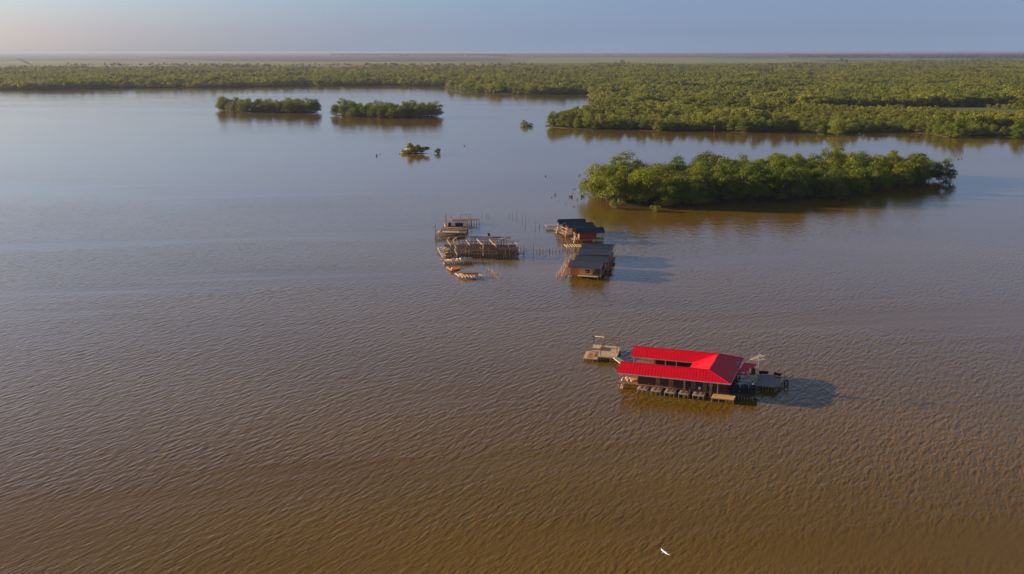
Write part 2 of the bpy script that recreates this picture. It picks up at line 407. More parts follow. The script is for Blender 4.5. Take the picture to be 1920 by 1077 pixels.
# ---- the wood beyond, one mass
FORE = [crown_mesh('wood_crown', 300+i, 5.4, 9.5, 18, 800, .92, M['leafwood']) for i in range(6)]
def mass(name, P, SC, meshes, kind='stuff'):
    """many tree crowns as one object: points that carry a crown each"""
    me = bpy.data.meshes.new(name); n = len(P)
    me.vertices.add(n); me.vertices.foreach_set('co', np.asarray(P, 'f').ravel())
    a = me.attributes.new('size', 'FLOAT', 'POINT'); a.data.foreach_set('value', np.asarray(SC, 'f'))
    o = bpy.data.objects.new(name, me); COL.objects.link(o); o['kind'] = kind
    ng = bpy.data.node_groups.new(name, 'GeometryNodeTree')
    ng.interface.new_socket('Geometry', in_out='INPUT', socket_type='NodeSocketGeometry'); ng.interface.new_socket('Geometry', in_out='OUTPUT', socket_type='NodeSocketGeometry')
    N = ng.nodes; L = ng.links
    gi = N.new('NodeGroupInput'); go = N.new('NodeGroupOutput')
    g2 = N.new('GeometryNodeGeometryToInstance')
    for m_ in meshes:
        po = bpy.data.objects.new('crown_source', m_)
        oi = N.new('GeometryNodeObjectInfo'); oi.inputs['Object'].default_value = po
        L.new(oi.outputs['Geometry'], g2.inputs[0])
    ip = N.new('GeometryNodeInstanceOnPoints'); ip.inputs['Pick Instance'].default_value = True
    L.new(gi.outputs[0], ip.inputs['Points']); L.new(g2.outputs[0], ip.inputs['Instance'])
    ri = N.new('FunctionNodeRandomValue'); ri.data_type = 'INT'; ri.inputs[4].default_value = 0; ri.inputs[5].default_value = len(meshes)-1
    L.new(ri.outputs[2], ip.inputs['Instance Index'])
    rr = N.new('FunctionNodeRandomValue'); rr.data_type = 'FLOAT_VECTOR'; rr.inputs[1].default_value = (0, 0, 6.283); rr.inputs[0].default_value = (0, 0, 0)
    L.new(rr.outputs[0], ip.inputs['Rotation'])
    na = N.new('GeometryNodeInputNamedAttribute'); na.data_type = 'FLOAT'; na.inputs['Name'].default_value = 'size'
    L.new(na.outputs[0], ip.inputs['Scale'])
    L.new(ip.outputs[0], go.inputs[0])
    md = o.modifiers.new('wood', 'NODES'); md.node_group = ng
    return o
def vnoise(x, y, s, seed):
    """smooth value noise for clearings and height"""
    r = np.random.default_rng(seed); T = r.random((256, 256))
    u, v = x/s, y/s; i, j = np.floor(u).astype(int), np.floor(v).astype(int); fu, fv = u-i, v-j
    fu = fu*fu*(3-2*fu); fv = fv*fv*(3-2*fv)
    g_ = lambda a, b: T[a % 256, b % 256]
    return (g_(i, j)*(1-fu)+g_(i+1, j)*fu)*(1-fv)+(g_(i, j+1)*(1-fu)+g_(i+1, j+1)*fu)*fv
def in_poly_np(x, y, poly):
    c = np.zeros(len(x), bool); n = len(poly); j = n-1
    for i in range(n):
        xi, yi = poly[i]; xj, yj = poly[j]
        if yi != yj:
            t = ((yi > y) != (yj > y)) & (x < (xj-xi)*(y-yi)/(yj-yi)+xi); c ^= t
        j = i
    return c
def pix(x, y, z=0):
    zc = y*math.cos(PITCH) - (z-CAMH)*math.sin(PITCH); u = y*math.sin(PITCH) + (z-CAMH)*math.cos(PITCH)
    return CX + F*x/zc, CY - F*u/zc
rg = np.random.default_rng(3)
PX, PY = [], []
d0 = 690.0
while d0 < 6200:
    sp = 6.6 + (d0-690)*.0042
    hw = d0*.64 + 60
    xs = np.arange(-hw, hw, sp); xs = xs + rg.uniform(-.42, .42, len(xs))*sp
    ys = d0 + rg.uniform(-.45, .45, len(xs))*sp
    PX.append(xs); PY.append(ys); d0 += sp
PX = np.concatenate(PX); PY = np.concatenate(PY)
ok = in_poly_np(PX, PY, land_poly)
# keep a margin inside the shore
for dx, dy in ((4, 0), (-4, 0), (0, -5)): ok &= in_poly_np(PX+dx, PY+dy, land_poly)
qx, qy = pix(PX, PY)
edge = np.interp(qx, [-300, 0, 400, 700, 880, 1000, 1150, 1300, 1500, 1600, 1700, 1800, 2300], [132, 131.5, 131, 131, 130.5, 129, 128, 127, 125, 123, 119, 117, 116])
edge = edge + (vnoise(PX, PY, 220, 8)-.5)*5
ok &= qy > edge
# the front two rows of the right shore are trees of their own
sx = np.array([p.x for p in lp]); sy = np.array([p.y for p in lp])
ok &= ~((PX > sx[0]-6) & (PX < sx[-1]+3) & (PY < np.interp(PX, sx, sy)+12) & (qy > 200))
# clearings and the strip of marsh on the right
cl = vnoise(PX, PY, 90, 5)*.6 + vnoise(PX, PY, 37, 6)*.4
clear_ = (((qx-1700)/240)**2 + ((qy-207)/5)**2 < 1) | (((qx-1850)/110)**2 + ((qy-210)/9)**2 < 1)
ok &= ~(clear_ & (cl > .40))
ok &= cl < .80
ok &= vnoise(PX, PY, 46, 31)*.6 + vnoise(PX, PY, 19, 32)*.4 < .76
PX, PY = PX[ok], PY[ok]
sz = (.32 + .42*vnoise(PX, PY, 60, 9) + .36*vnoise(PX, PY, 23, 12) + .42*vnoise(PX, PY, 170, 14)) * rg.uniform(.75, 1.25, len(PX)) * (1 + np.clip((PY-900)/4500, 0, 1)*.75)
sz *= np.where(clear_[ok], .45, 1)
sz *= np.where((qx[ok] > 1430) & (qy[ok] > 209) & (qy[ok] < 245), .62, 1)
P3 = np.stack([PX, PY, np.full(len(PX), .1)], 1)
o = mass('mangrove_forest', P3, sz, FORE); o['label'] = 'broad mangrove wood spreading from the far shore to the fields'
print('forest', len(PX))

# ---- dark tree belts far out on the plain
BELT = [crown_mesh('belt_crown', 400+i, 9, 11, 9, 110, 3.4, M['leafdark']) for i in range(3)]
def belt(polys, n, seed, lo, hi, label):
    r = np.random.default_rng(seed); X, Y = [], []
    for poly, k in zip(polys, n):
        pl = [(at(x, y, 0).x, at(x, y, 0).y) for x, y in poly]
        xs = [p[0] for p in pl]; ys = [p[1] for p in pl]
        a = r.uniform(min(xs), max(xs), k*6); b = r.uniform(min(ys), max(ys), k*6)
        q = in_poly_np(a, b, pl); q &= vnoise(a, b, 400, seed) > .35
        X.append(a[q][:k]); Y.append(b[q][:k])
    X = np.concatenate(X); Y = np.concatenate(Y)
    o = mass('distant_treeline', np.stack([X, Y, np.full(len(X), .3)], 1), r.uniform(lo, hi, len(X)), BELT); o['label'] = label
belt([[(620, 105), (960, 106.5), (960, 101.5), (620, 101.5)], [(0, 100.5), (640, 101), (640, 99.8), (0, 99.6)]], [1500, 900], 21, .9, 2.0, 'dark line of trees on the plain at the left of the horizon')
belt([[(955, 104), (1500, 105), (1500, 101), (955, 101)], [(1480, 109), (2000, 110.5), (2000, 102), (1480, 102)]], [1400, 3000], 22, .9, 2.0, 'dark line of trees on the plain at the right of the horizon')
belt([[(0, 125), (600, 124), (1000, 124.5), (1000, 122.5), (600, 122), (0, 122)]], [160], 23, .45, .9, 'broken row of dark bushes where the wood meets the fields')
p = at(1167, 124.5, 0)
for k, (dx, dy, s) in enumerate(((-28, 0, 1.25), (0, 10, 1.9), (26, 0, 1.5), (50, 12, .9), (-55, 6, .7))):
    tree('tree', p.x+dx, p.y+dy, .3, s*1.35, PROTO[k], 'dark tree in the lone clump on the open field near the horizon', 'tree', 'lone clump of trees on the field')
p = at(1577, 117, 0)
for k, (dx, dy, s) in enumerate(((-26, 0, 1.2), (4, 10, 1.9), (30, 0, 1.3))):
    tree('tree', p.x+dx, p.y+dy, .3, s*1.3, PROTO[k+2], 'dark tree in the small clump at the back edge of the mangrove wood', 'tree', 'small clump behind the wood')

# ---- yellowish bush islet in open water
def bush_islet():
    c = at(778, 288, 0)
    g = MB(); k = 14
    ring = [(math.cos(i*6.283/k)*(8.6+.8*math.sin(i*2.3)), math.sin(i*6.283/k)*2.6) for i in range(k)]
    g.v = [(c.x-.6+x*.9, c.y+y*.9, .12) for x, y in ring] + [(c.x-.6+x, c.y+y, -.6) for x, y in ring]
    g.f = [tuple(range(k))] + [(i, k+i, k+(i+1) % k, (i+1) % k) for i in range(k)]
    o = g.build('mudbank', M['mud']); o['kind'] = 'structure'
    t = thing('shrub', 'yellow green straggly shrub on its own mud islet in open water', 'shrub', tuple(c))
    cm = bpy.data.meshes.new('foliage')
    r = np.random.default_rng(9); V = []; Fc = []
    for cx, cy, cz, rr, n in ((-4.2, 0, .6, 1.0, 50), (-2.6, .2, .9, 1.3, 90), (-1, 0, 1.4, 1.6, 140), (.6, .3, 1.5, 1.7, 150), (2.2, 0, 1.5, 1.4, 110), (3.6, .2, 2.0, 1.0, 60), (4.5, .1, 2.2, .8, 40), (-1.9, .1, 3.6, .9, 50), (-1.0, .2, 3.0, .8, 40), (1.2, 0, 2.9, .8, 40), (-2.4, 0, 2.6, .5, 20)):
        for i in range(int(n*1.3)):
            d = r.normal(size=3); d /= np.linalg.norm(d); q = np.array([cx, cy, cz])*[1.7, 1.1, 1.45] + d*rr*1.6*r.uniform(.4, 1.05)*np.array([1, .8, .75])
            q[2] = max(q[2], .15); t_ = r.normal(size=3)*.4; b_ = r.normal(size=3)*.28; kk = len(V)
            V += [q-t_, q-b_, q+t_, q+b_]; Fc.append((kk, kk+1, kk+2, kk+3))
    cm.from_pydata([tuple(v) for v in V], [], Fc); cm.update(); cm.materials.append(M['leafyellow'])
    f = bpy.data.objects.new('foliage', cm); COL.objects.link(f); f.parent = t
    b = MB()
    for ex, ez in ((-4, .8), (-2, 3.8), (-1, 3), (.5, 2), (1.2, 3.2), (3.6, 2.2), (4.4, 2.4), (2, 1.8), (-2.5, 2.8)):
        b.tube(c+Vector((ex*.3, 0, -.4)), c+Vector((ex*1.7, rnd.uniform(-.3, .3), ez*1.4)), .07, .025, 5)
    b.build('stem', M['bark'], t)
bush_islet()
# ================================================================== the red roofed house
def z1(x, y): return 1060 + x/3.84, 600 + y/3.84
def A1(x, y, h): return at(*z1(x, y), h)
ZE, ZR, ZD = 2.9, 4.2, .85
HO = A1(368, 380, ZE); HO.z = 0
HA, HB_ = R(-16.6), R(67.6)
HU = Vector((math.cos(HA), math.sin(HA), 0)); HV = Vector((math.cos(HB_), math.sin(HB_), 0))
def hp(u, v, z=0.0): return HO + HU*u + HV*v + Vector((0, 0, z))
def huv(p):
    d = p - HO; det = HU.x*HV.y - HU.y*HV.x
    return (d.x*HV.y - d.y*HV.x)/det, (HU.x*d.y - HU.y*d.x)/det
def hbox(b, u0, u1, v0, v1, za, zb):
    b.hexa([hp(u0, v0, za), hp(u1, v0, za), hp(u1, v1, za), hp(u0, v1, za)], [hp(u0, v0, zb), hp(u1, v0, zb), hp(u1, v1, zb), hp(u0, v1, zb)])
M['redroof'] = roof_mat('red_ribbed_sheet', (.70, .004, .016), HA, .5, .15, .10, .55, .42)
M['redroofside'] = roof_mat('red_ribbed_sheet_cross', (.70, .004, .016), HB_, .5, .15, .10, .55, .42)
house = thing('stilt_house', 'large wooden house on piles with bright red U-shaped metal roof', 'house', tuple(hp(9, 6)))
LF = huv(A1(1190, 463, ZE))[0]                       # length of the front eave
uR = huv(A1(1035, 360, ZR))[0]; vF = huv(A1(388, 298, ZR))[1]; vB = huv(A1(485, 187, ZR))[1]
WR = LF - uR; vE = vF + vB; vI0, vI1 = 2*vF, vB - (vE - vB)
uI = uR - WR*.98
b = MB(); TH = .06
def sl(*p): b.slab([hp(*q) for q in p], TH)
sl((0, 0, ZE), (LF, 0, ZE), (uR, vF, ZR), (0, vF, ZR))                                   # front
sl((0, vF, ZR), (uR, vF, ZR), (uI, vI0, ZE), (0, vI0, ZE))                               # front wing, court side
sl((0, vI1, ZE), (uI, vI1, ZE), (uR, vB, ZR), (0, vB, ZR))                               # back wing, court side
sl((0, vB, ZR), (uR, vB, ZR), (LF, vE, ZE), (0, vE, ZE))                                 # back
roof = b.build('roof', M['redroof'], house)
b = MB()
sl((LF, 0, ZE), (LF, vE, ZE), (uR, vB, ZR), (uR, vF, ZR))                                # right end
sl((uI, vI1, ZE), (uI, vI0, ZE), (uR, vF, ZR), (uR, vB, ZR))                             # slope facing the court
b.build('cross_roof', M['redroofside'], house)
def local(o, par):
    o.parent = par; return o
b = MB()
b.beam(hp(-.02, -.03, ZE-.12), hp(LF+.02, -.03, ZE-.12), .05, .17); b.beam(hp(LF+.03, 0, ZE-.12), hp(LF+.03, vE, ZE-.12), .05, .17)
b.beam(hp(-.03, vI1-.03, ZE-.1), hp(uI, vI1-.03, ZE-.1), .04, .12)
b.build('fascia', M['cream'], house)
b = MB(); 
for a, c in (((0, vF, ZR), (uR, vF, ZR)), ((0, vB, ZR), (uR, vB, ZR)), ((uR, vF, ZR), (uR, vB, ZR)), ((uR, vF, ZR), (LF, 0, ZE)), ((uR, vB, ZR), (LF, vE, ZE))):
    b.beam(hp(*a)+Vector((0, 0, .015)), hp(*c)+Vector((0, 0, .015)), .22, .05)
b.build('ridge_cap', M['redroof'], house)
# gable infills at the left ends
for v0, v1, v2 in ((.35, vF, vI0-.3), (vI1+.3, vB, vE-.35)):
    b = MB(); zt = lambda v, a: 0
    b.hexa([hp(.5, v0, ZE-.1), hp(.56, v0, ZE-.1), hp(.56, v2, ZE-.1), hp(.5, v2, ZE-.1)], [hp(.5, v1-.1, ZR-.15), hp(.56, v1-.1, ZR-.15), hp(.56, v1+.1, ZR-.15), hp(.5, v1+.1, ZR-.15)])
    b.build('gable_board', M['redwood'], house)
# roof patches on the right slope
def rslope(x, y):
    """point on the right-hand slope seen at a photo place"""
    p0, nrm = hp(LF, 0, ZE), (hp(LF, vE, ZE)-hp(LF, 0, ZE)).cross(hp(uR, vF, ZR)-hp(LF, 0, ZE)).normalized()
    a = Vector((0, 0, CAMH)); d = at(1370+x/8.97, 650+y/8.97, 0)-a
    return a + d*((p0-a).dot(nrm)/d.dot(nrm)), nrm
for poly in ([(30, 258), (52, 256), (66, 276), (60, 290), (42, 280)], [(88, 252), (112, 240), (130, 262), (152, 268), (150, 285), (128, 296), (138, 318), (122, 335), (104, 322), (72, 316), (66, 304), (100, 300), (108, 282)], [(-6, 446), (40, 458), (50, 474), (44, 480), (-4, 462)]):
    q = []
    for x, y in poly:
        p, nn = rslope(x, y); nn = nn if nn.z > 0 else -nn; q.append(p + nn*.03)
    b = MB(); b.slab(q, .02); o = b.build('roof_patch', M['blue'], house); o['label'] = 'blue grey patch on the red roof'
# lean-to roof behind the right end
b = MB(); b.slab([A1(1288, 306, 2.75), A1(1375, 319, 2.75), A1(1312, 400, 2.45), A1(1238, 391, 2.45)], .06)
b.build('annex_roof', M['redroof'], house)
b = MB(); p = A1(1280, 384, 2.55); b.hexa([p+Vector(q) for q in ((-.25, -.12, 0), (.25, -.16, 0), (.25, .1, .0), (-.25, .12, 0))], [p+Vector(q) for q in ((-.25, -.12, .08), (.25, -.16, .08), (.25, .1, .08), (-.25, .12, .08))]); b.build('vent_cap', M['white'], house)
# floor
uw0 = huv(A1(515, 470, ZD))[0]                                                           # where the closed front wall begins
VW = .95
b = MB()
hbox(b, .2, LF-.3, .35, vI0-.2, ZD-.14, ZD); hbox(b, .2, LF-.3, vI1+.3, vE-.3, ZD-.14, ZD); hbox(b, uI-.4, LF-.3, vI0-.2, vI1+.3, ZD-.14, ZD)
hbox(b, .2, uI-.4, vI0+1.1, vI1+.3, ZD-.14, ZD-.01)
b.build('floor', M['redwood'], house)
# walls
b = MB()
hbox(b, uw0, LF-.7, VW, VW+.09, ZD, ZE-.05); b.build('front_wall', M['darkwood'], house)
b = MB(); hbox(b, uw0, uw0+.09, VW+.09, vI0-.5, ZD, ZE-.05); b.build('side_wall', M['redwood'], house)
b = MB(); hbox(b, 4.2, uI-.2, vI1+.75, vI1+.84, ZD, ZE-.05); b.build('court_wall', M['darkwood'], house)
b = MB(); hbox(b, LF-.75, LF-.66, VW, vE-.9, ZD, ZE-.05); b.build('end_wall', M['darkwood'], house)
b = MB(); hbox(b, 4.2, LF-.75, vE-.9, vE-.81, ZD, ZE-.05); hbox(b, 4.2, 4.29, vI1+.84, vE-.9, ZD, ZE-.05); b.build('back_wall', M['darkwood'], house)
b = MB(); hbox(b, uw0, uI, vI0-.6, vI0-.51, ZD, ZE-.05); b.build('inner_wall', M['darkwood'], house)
# doors and shutters along the dark front wall
for x0, x1, mt in ((640, 672, 'rust'), (740, 775, 'redwood'), (912, 945, 'redwood'), (1000, 1030, 'redwood')):
    u0 = huv(A1(x0, 470, ZD+.5))[0]; u1 = huv(A1(x1, 470, ZD+.5))[0]
    b = MB(); hbox(b, u0, u1, VW-.05, VW-.003, ZD+.02, ZE-.35); d = b.build('door', M[mt], house)
    b = MB(); hbox(b, u1-.16, u1-.10, VW-.10, VW-.05, ZD+.95, ZD+1.05); b.build('handle', M['steel'], d)
u0 = huv(A1(1050, 470, 1.9))[0]
b = MB(); hbox(b, u0-.35, u0+.35, VW-.05, VW-.003, 1.75, 2.45); wn = b.build('window', M['gap'], house)
b = MB()
for k in range(4): hbox(b, u0-.36+k*.22, u0-.30+k*.22, VW-.08, VW-.053, 1.74, 2.46)
for k in range(4): hbox(b, u0-.36, u0+.36, VW-.10, VW-.083, 1.74+k*.22, 1.80+k*.22)
b.build('grille', M['steel'], wn)
u0 = huv(A1(963, 496, 1.2))[0]
b = MB(); hbox(b, u0-.2, u0+.2, VW-.06, VW-.02, .95, 1.45); b.build('notice_board', M['white'], house)
# posts carrying the eaves
for x, m_ in ((388, 'palewood'), (1117, 'palewood')):
    u = huv(A1(x, 430, ZE-.4))[0]; b = MB(); b.beam(hp(u, .25, -.6), hp(u, .25, ZE-.08), .16); b.build('post', M[m_], house)
u = huv(A1(858, 465, 1.9))[0]
b = MB(); b.beam(hp(u, .2, ZD), hp(u, .2, ZE-.08), .26); b.build('post', M['palewood'], house)
for k in range(4): 
    b = MB(); hbox(b, u-.135, u+.135, .05, .068, ZD+.35+k*.45, ZD+.55+k*.45); b.build('carved_block', M['wood'], house)
for x in (485, 648, 728, 812):
    u = huv(A1(x, 300, 2.2))[0]; b = MB(); b.beam(hp(u, vI1+.25, -.5), hp(u, vI1+.25, ZE-.08), .17 if x != 648 else .3)
    o = b.build('post', M['cream'] if x != 648 else M['orange'], house)
# piles under the floor
for i in range(14):
    for v in (.4, vI0-.4, vI1+.4, vE-.5):
        u = .35 + i*(LF-.9)/13
        b = MB(); b.tube(hp(u+rnd.uniform(-.06, .06), v, -.8), hp(u, v, ZD-.14), .075, .07, 6); b.build('pile', M['wood'], house)
# five small landing stages along the front and the big one
def landing(x0, x1, yb, v0, big=False):
    pz = .78
    u0, u1 = huv(A1(x0, yb, pz))[0], huv(A1(x1, yb, pz))[0]
    vf = huv(A1((x0+x1)/2, yb, pz))[1]
    b = MB(); nb = 7 if not big else 11
    for k in range(nb):
        a0 = u0 + (u1-u0)*k/nb; a1 = u0 + (u1-u0)*(k+1)/nb - .03
        hbox(b, a0, a1, vf+rnd.uniform(0, .05), .9, pz-.05, pz)
    ld = b.build('landing', M['palewood'] if not big else M['tan'], house)
    if not big:
        for a in (.2, .62):
            b = MB(); hbox(b, u0+(u1-u0)*a, u0+(u1-u0)*(a+.2), vf+.12, .85, pz+.003, pz+.05); b.build('brown_board', M['tile'], ld)
        b = MB(); b.beam(hp(u1+.02, vf+.75, -.3), hp(u1+.02, vf+.75, 1.75), .08); b.build('rail_post', M['wood'], ld)
    b = MB(); hbox(b, u0-.03, u1, vf-.07, vf-.003, pz-.17, pz+.02); b.build('front_beam', M['cream'] if not big else M['tan'], ld)  # lighter material on the beam stands in for low sun along it
    nl = 3 if not big else 4
    for k in range(nl):
        u = u0+.08+(u1-u0-.16)*k/(nl-1)
        b = MB(); b.beam(hp(u, vf+.03, -.7), hp(u, vf+.03, pz-.16), .13); b.build('leg', M['cream'] if k == 0 else M['palewood'], ld)  # first leg lighter, sun from the left put into its colour
        b = MB(); b.beam(hp(u, .7, -.7), hp(u, .7, pz-.06), .12); b.build('leg', M['wood'], ld)
for x0, x1, yb in ((512, 592, 499), (611, 688, 511), (709, 788, 523), (811, 888, 533), (912, 1000, 543)): landing(x0, x1, yb, 0)
landing(1045, 1217, 568, 0, True)
b = MB()
u0 = huv(A1(1050, 520, 1))[0]
for du, sgn in ((-.3, 1), (.02, -1)):
    b.beam(hp(u0+du, -.2, -.3), hp(u0+du+.1*sgn, .5, 2.3), .1)
b.build('brace', M['palewood'], house)
b = MB(); u0 = huv(A1(405, 470, .5))[0]; b.beam(hp(u0+.1, -.1, -.4), hp(u0+.45, .4, .9), .11); b.beam(hp(u0-.2, -.1, -.4), hp(u0+.1, .4, .8), .08); b.build('brace', M['palewood'], house)
# open left end: clutter and a bench under the back wing
t = MB()
for k in range(26):
    u, v = rnd.uniform(.5, uw0-.4), rnd.uniform(1.9, 3.2)
    s = rnd.uniform(.12, .35); p = hp(u, v, ZD); a = rnd.uniform(0, 3)
    c_, s_ = math.cos(a)*s, math.sin(a)*s
    t.hexa([p+Vector(q) for q in ((-c_, -s_, 0), (s_, -c_, 0), (c_, s_, 0), (-s_, c_, 0))], [p+Vector((q[0]*.7, q[1]*.7, s*.8)) for q in ((-c_, -s_), (s_, -c_), (c_, s_), (-s_, c_))])
tag(seat_origin(t.build('rubbish_heap', M['shell'])), 'heap of rubble at the open left end of the red roofed house', 'rubble')
bt = thing('workbench', 'pale wooden workbench standing in the court of the red roofed house', 'bench', tuple(hp(2.3, vI1-.3, ZD)))
b = MB(); hbox(b, .9, 3.5, vI1-.9, vI1+.1, ZD+.62, ZD+.7); b.build('bench_top', M['cream'], bt)
b = MB(); hbox(b, .95, 3.45, vI1-.84, vI1-.8, ZD+.2, ZD+.617); b.build('front_panel', M['cream'], bt)
for u in (1.0, 3.4):
    for v in (vI1-.75, vI1): b = MB(); b.beam(hp(u, v, ZD), hp(u, v, ZD+.62), .08); b.build('leg', M['wood'], bt)
def tank(px, py, z, r, h, label, lid='black'):
    p = at(px, py, z); t = thing('water_tank', label, 'water tank', tuple(p))
    b = MB(); prof = [(r*.96, 0), (r, .05)]
    for k in range(4):
        z0 = h*.78*(k+.2)/4.2; prof += [(r, z0), (r*.965, z0+.05), (r*.965, z0+.10), (r, z0+.15)]
    prof += [(r, h*.8), (r*.93, h*.87), (r*.66, h*.95), (r*.33, h*.985)]
    b.lathe(p, prof, 24); b.build('body', M['black'], t, False)
    b = MB(); b.lathe(p+Vector((0, 0, h*.985-.02)), [(r*.31, 0), (r*.31, .09), (r*.2, .12)], 16); b.build('lid', M[lid], t)
    b = MB(); b.tube(p+Vector((r*.9, -r*.3, .12)), p+Vector((r*1.25, -r*.45, .12)), .04, .04, 6); b.build('outlet', M['steel'], t)
    return t
def z2(x, y): return 1370 + x/8.97, 650 + y/8.97
def A2(x, y, z): return at(*z2(x, y), z)
tank(*z2(62, 752), .9, .72, 1.5, 'large black water tank under the right eave of the red roofed house')
tank(*z2(228, 768), .9, .60, 1.45, 'black water tank on the low platform, left of the tank with the pale lid')
tank(*z2(366, 782), .9, .68, 1.6, 'black water tank with a pale lid on the low platform', 'cream')
tank(*z2(362, 462), 2.65, .56, 1.15, 'small black water tank on top of the slatted wooden tower')
# low platform under the tanks
pl = thing('tank_platform', 'low plank platform under the black tanks at the right end of the house', 'platform', tuple(A2(240, 790, 0)))
q = [A2(-20, 815, .88), A2(405, 832, .88), A2(450, 720, .88), A2(30, 690, .88)]
b = MB(); b.slab(q, .12); b.build('deck', M['drift'], pl)
for i in range(9):
    p = q[0].lerp(q[1], (i+.2)/8.6) + Vector((0, .15, 0)); b = MB(); b.tube((p.x, p.y, -.8), (p.x, p.y, .76), .07, .06, 6); b.build('pile', M['wood'], pl)
for i in range(4):
    p = q[3].lerp(q[2], (i+.2)/3.6); b = MB(); b.tube((p.x, p.y, -.8), (p.x, p.y, .76), .07, .06, 6); b.build('pile', M['wood'], pl)
b = MB(); b.beam(A2(400, 846, .45), A2(492, 878, .2), .2, .06); b.build('loose_board', M['palewood'], pl)
b = MB(); b.beam(A2(108, 470, 2.3), A2(120, 560, 1.2), .1); b.beam(A2(110, 480, 2.3), A2(205, 510, 2.3), .1); b.beam(A2(118, 568, 1.7), A2(360, 592, 1.7), .12); b.beam(A2(190, 500, 2.3), A2(165, 640, .9), .09); b.build('rail', M['cream'], pl)
# slatted tower
tw = thing('tank_tower', 'slatted pale wooden tower carrying the small black tank', 'tower', tuple(A2(365, 560, .9)))
base = at(*z2(362, 462), 2.65)
def tb(b, x0, x1, y0, y1, za, zb):
    P = lambda x, y, z: Vector((base.x, base.y, 0)) + HU*x + HV*y + Vector((0, 0, z))
    b.hexa([P(x0, y0, za), P(x1, y0, za), P(x1, y1, za), P(x0, y1, za)], [P(x0, y0, zb), P(x1, y0, zb), P(x1, y1, zb), P(x0, y1, zb)])
b = MB()
for k in range(8): tb(b, -.8+k*.2, -.63+k*.2, -.75, .75, 2.58, 2.645)
b.build('deck', M['palewood'], tw)
for x in (-.78, .70):
    for y in (-.73, .65):
        b = MB(); tb(b, x, x+.1, y, y+.1, -.6, 2.577 if y > 0 else 2.577); b.build('leg', M['palewood'], tw)
for k, z in enumerate((1.75, 2.1, 2.42)):
    b = MB(); tb(b, -.84, .86, -.80, -.755, z, z+.13); tb(b, -.865, -.815, -.75, .75, z, z+.13); tb(b, .815, .865, -.75, .75, z, z+.13); b.build('slat', M['palewood'], tw)
b = MB()
for x in (-.84, .0, .8): tb(b, x, x+.06, -.83, -.805, 1.7, 2.6)
tb(b, .60, .72, -.72, -.6, 2.65, 3.4); tb(b, -.78, -.66, -.72, -.6, 2.65, 3.2)
b.build('batten', M['palewood'], tw)
# aerial
mb_ = at(1419, 727.7, 0)
an = thing('tv_aerial', 'tall roof aerial with two long booms on a thin mast', 'aerial', tuple(mb_))
HT = 6.55
b = MB(); b.tube(mb_+Vector((0, 0, -.4)), mb_+Vector((0, 0, HT)), .06, .04, 8); b.build('mast', M['steel'], an)
def boom(xa, ya, xb, yb, n, r, L0, L1):
    a = mb_+Vector((0, 0, 0)); 
    def onplane(x, y):      # the booms lie roughly in the picture-facing plane through the mast
        px, py = z2(x, y); d = at(px, py, 0)-Vector((0, 0, CAMH)); t = mb_.y/d.y; return Vector((0, 0, CAMH))+d*t
    p, q = onplane(xa, ya), onplane(xb, yb)
    q.y += .9; p.y -= .9
    b = MB(); b.tube(p, q, r, r, 6)
    dr = (q-p).normalized(); side = dr.cross(Vector((0, 0, 1))).normalized()
    for i in range(n):
        c = p.lerp(q, i/(n-1)); L = L0+(L1-L0)*i/(n-1); b.tube(c-side*L, c+side*L, .022, .022, 5)
    return b.build('boom', M['cream'], an)
boom(328, 192, 560, 178, 9, .05, .35, .55); boom(398, 210, 590, 240, 7, .035, .2, .3)
b = MB(); b.tube(mb_+Vector((0, 0, HT-.62)), mb_+Vector((0, 0, HT-.5)), .09, .09, 8); b.build('clamp', M['steel'], an)
# grey pier at the right end
pr = thing('pier', 'weathered grey plank pier at the right end of the red roofed house', 'pier', tuple(A2(620, 600, 0)))
PZ = .95
po = [A2(455, 470, PZ), A2(745, 484, PZ), A2(768, 542, PZ), A2(850, 560, PZ), A2(848, 606, PZ), A2(790, 640, PZ), A2(768, 688, PZ), A2(440, 655, PZ)]
b = MB(); b.slab(po, .09); b.build('deck', M['greywood'], pr)
a0, a1, a3 = po[0], po[1], po[7]
b = MB(); nb = 15
for k in range(nb):
    t0, t1 = k/nb, (k+.86)/nb
    b.slab([p+Vector((0, 0, .035)) for p in (a0.lerp(a3, t0), a1.lerp(po[6], t0), a1.lerp(po[6], t1), a0.lerp(a3, t1))], .03)
b.build('planking', M['greywood'], pr)
for e0, e1, n_ in ((po[7], po[6], 7), (po[6], po[4], 3), (po[0], po[1], 5)):
    for i in range(n_):
        p = e0.lerp(e1, (i+.3)/n_) + Vector((0, .12, 0)); b = MB(); b.tube((p.x+rnd.uniform(-.08, .08), p.y, -.8), (p.x, p.y, PZ-.09), .075, .065, 6); b.build('pile', M['wood'], pr)
b = MB(); b.beam(A2(745, 765, 0), A2(826, 645, 1.15), .1); b.build('brace', M['wood'], pr)
p = A2(905, 492, .55); b = MB(); b.beam((p.x, p.y, -.6), (p.x, p.y, 1.75), .15); b.build('tall_post', M['palewood'], pr)
b = MB(); b.beam(A2(868, 490, 1.12), A2(854, 595, 1.12), .2, .08); b.build('edge_board', M['palewood'], pr)
b = MB(); pz_ = A2(858, 468, 1.0); b.lathe(pz_, [(.14, 0), (.18, .12), (.16, .3), (.05, .36)], 10); b.build('bollard', M['tan'], pr)
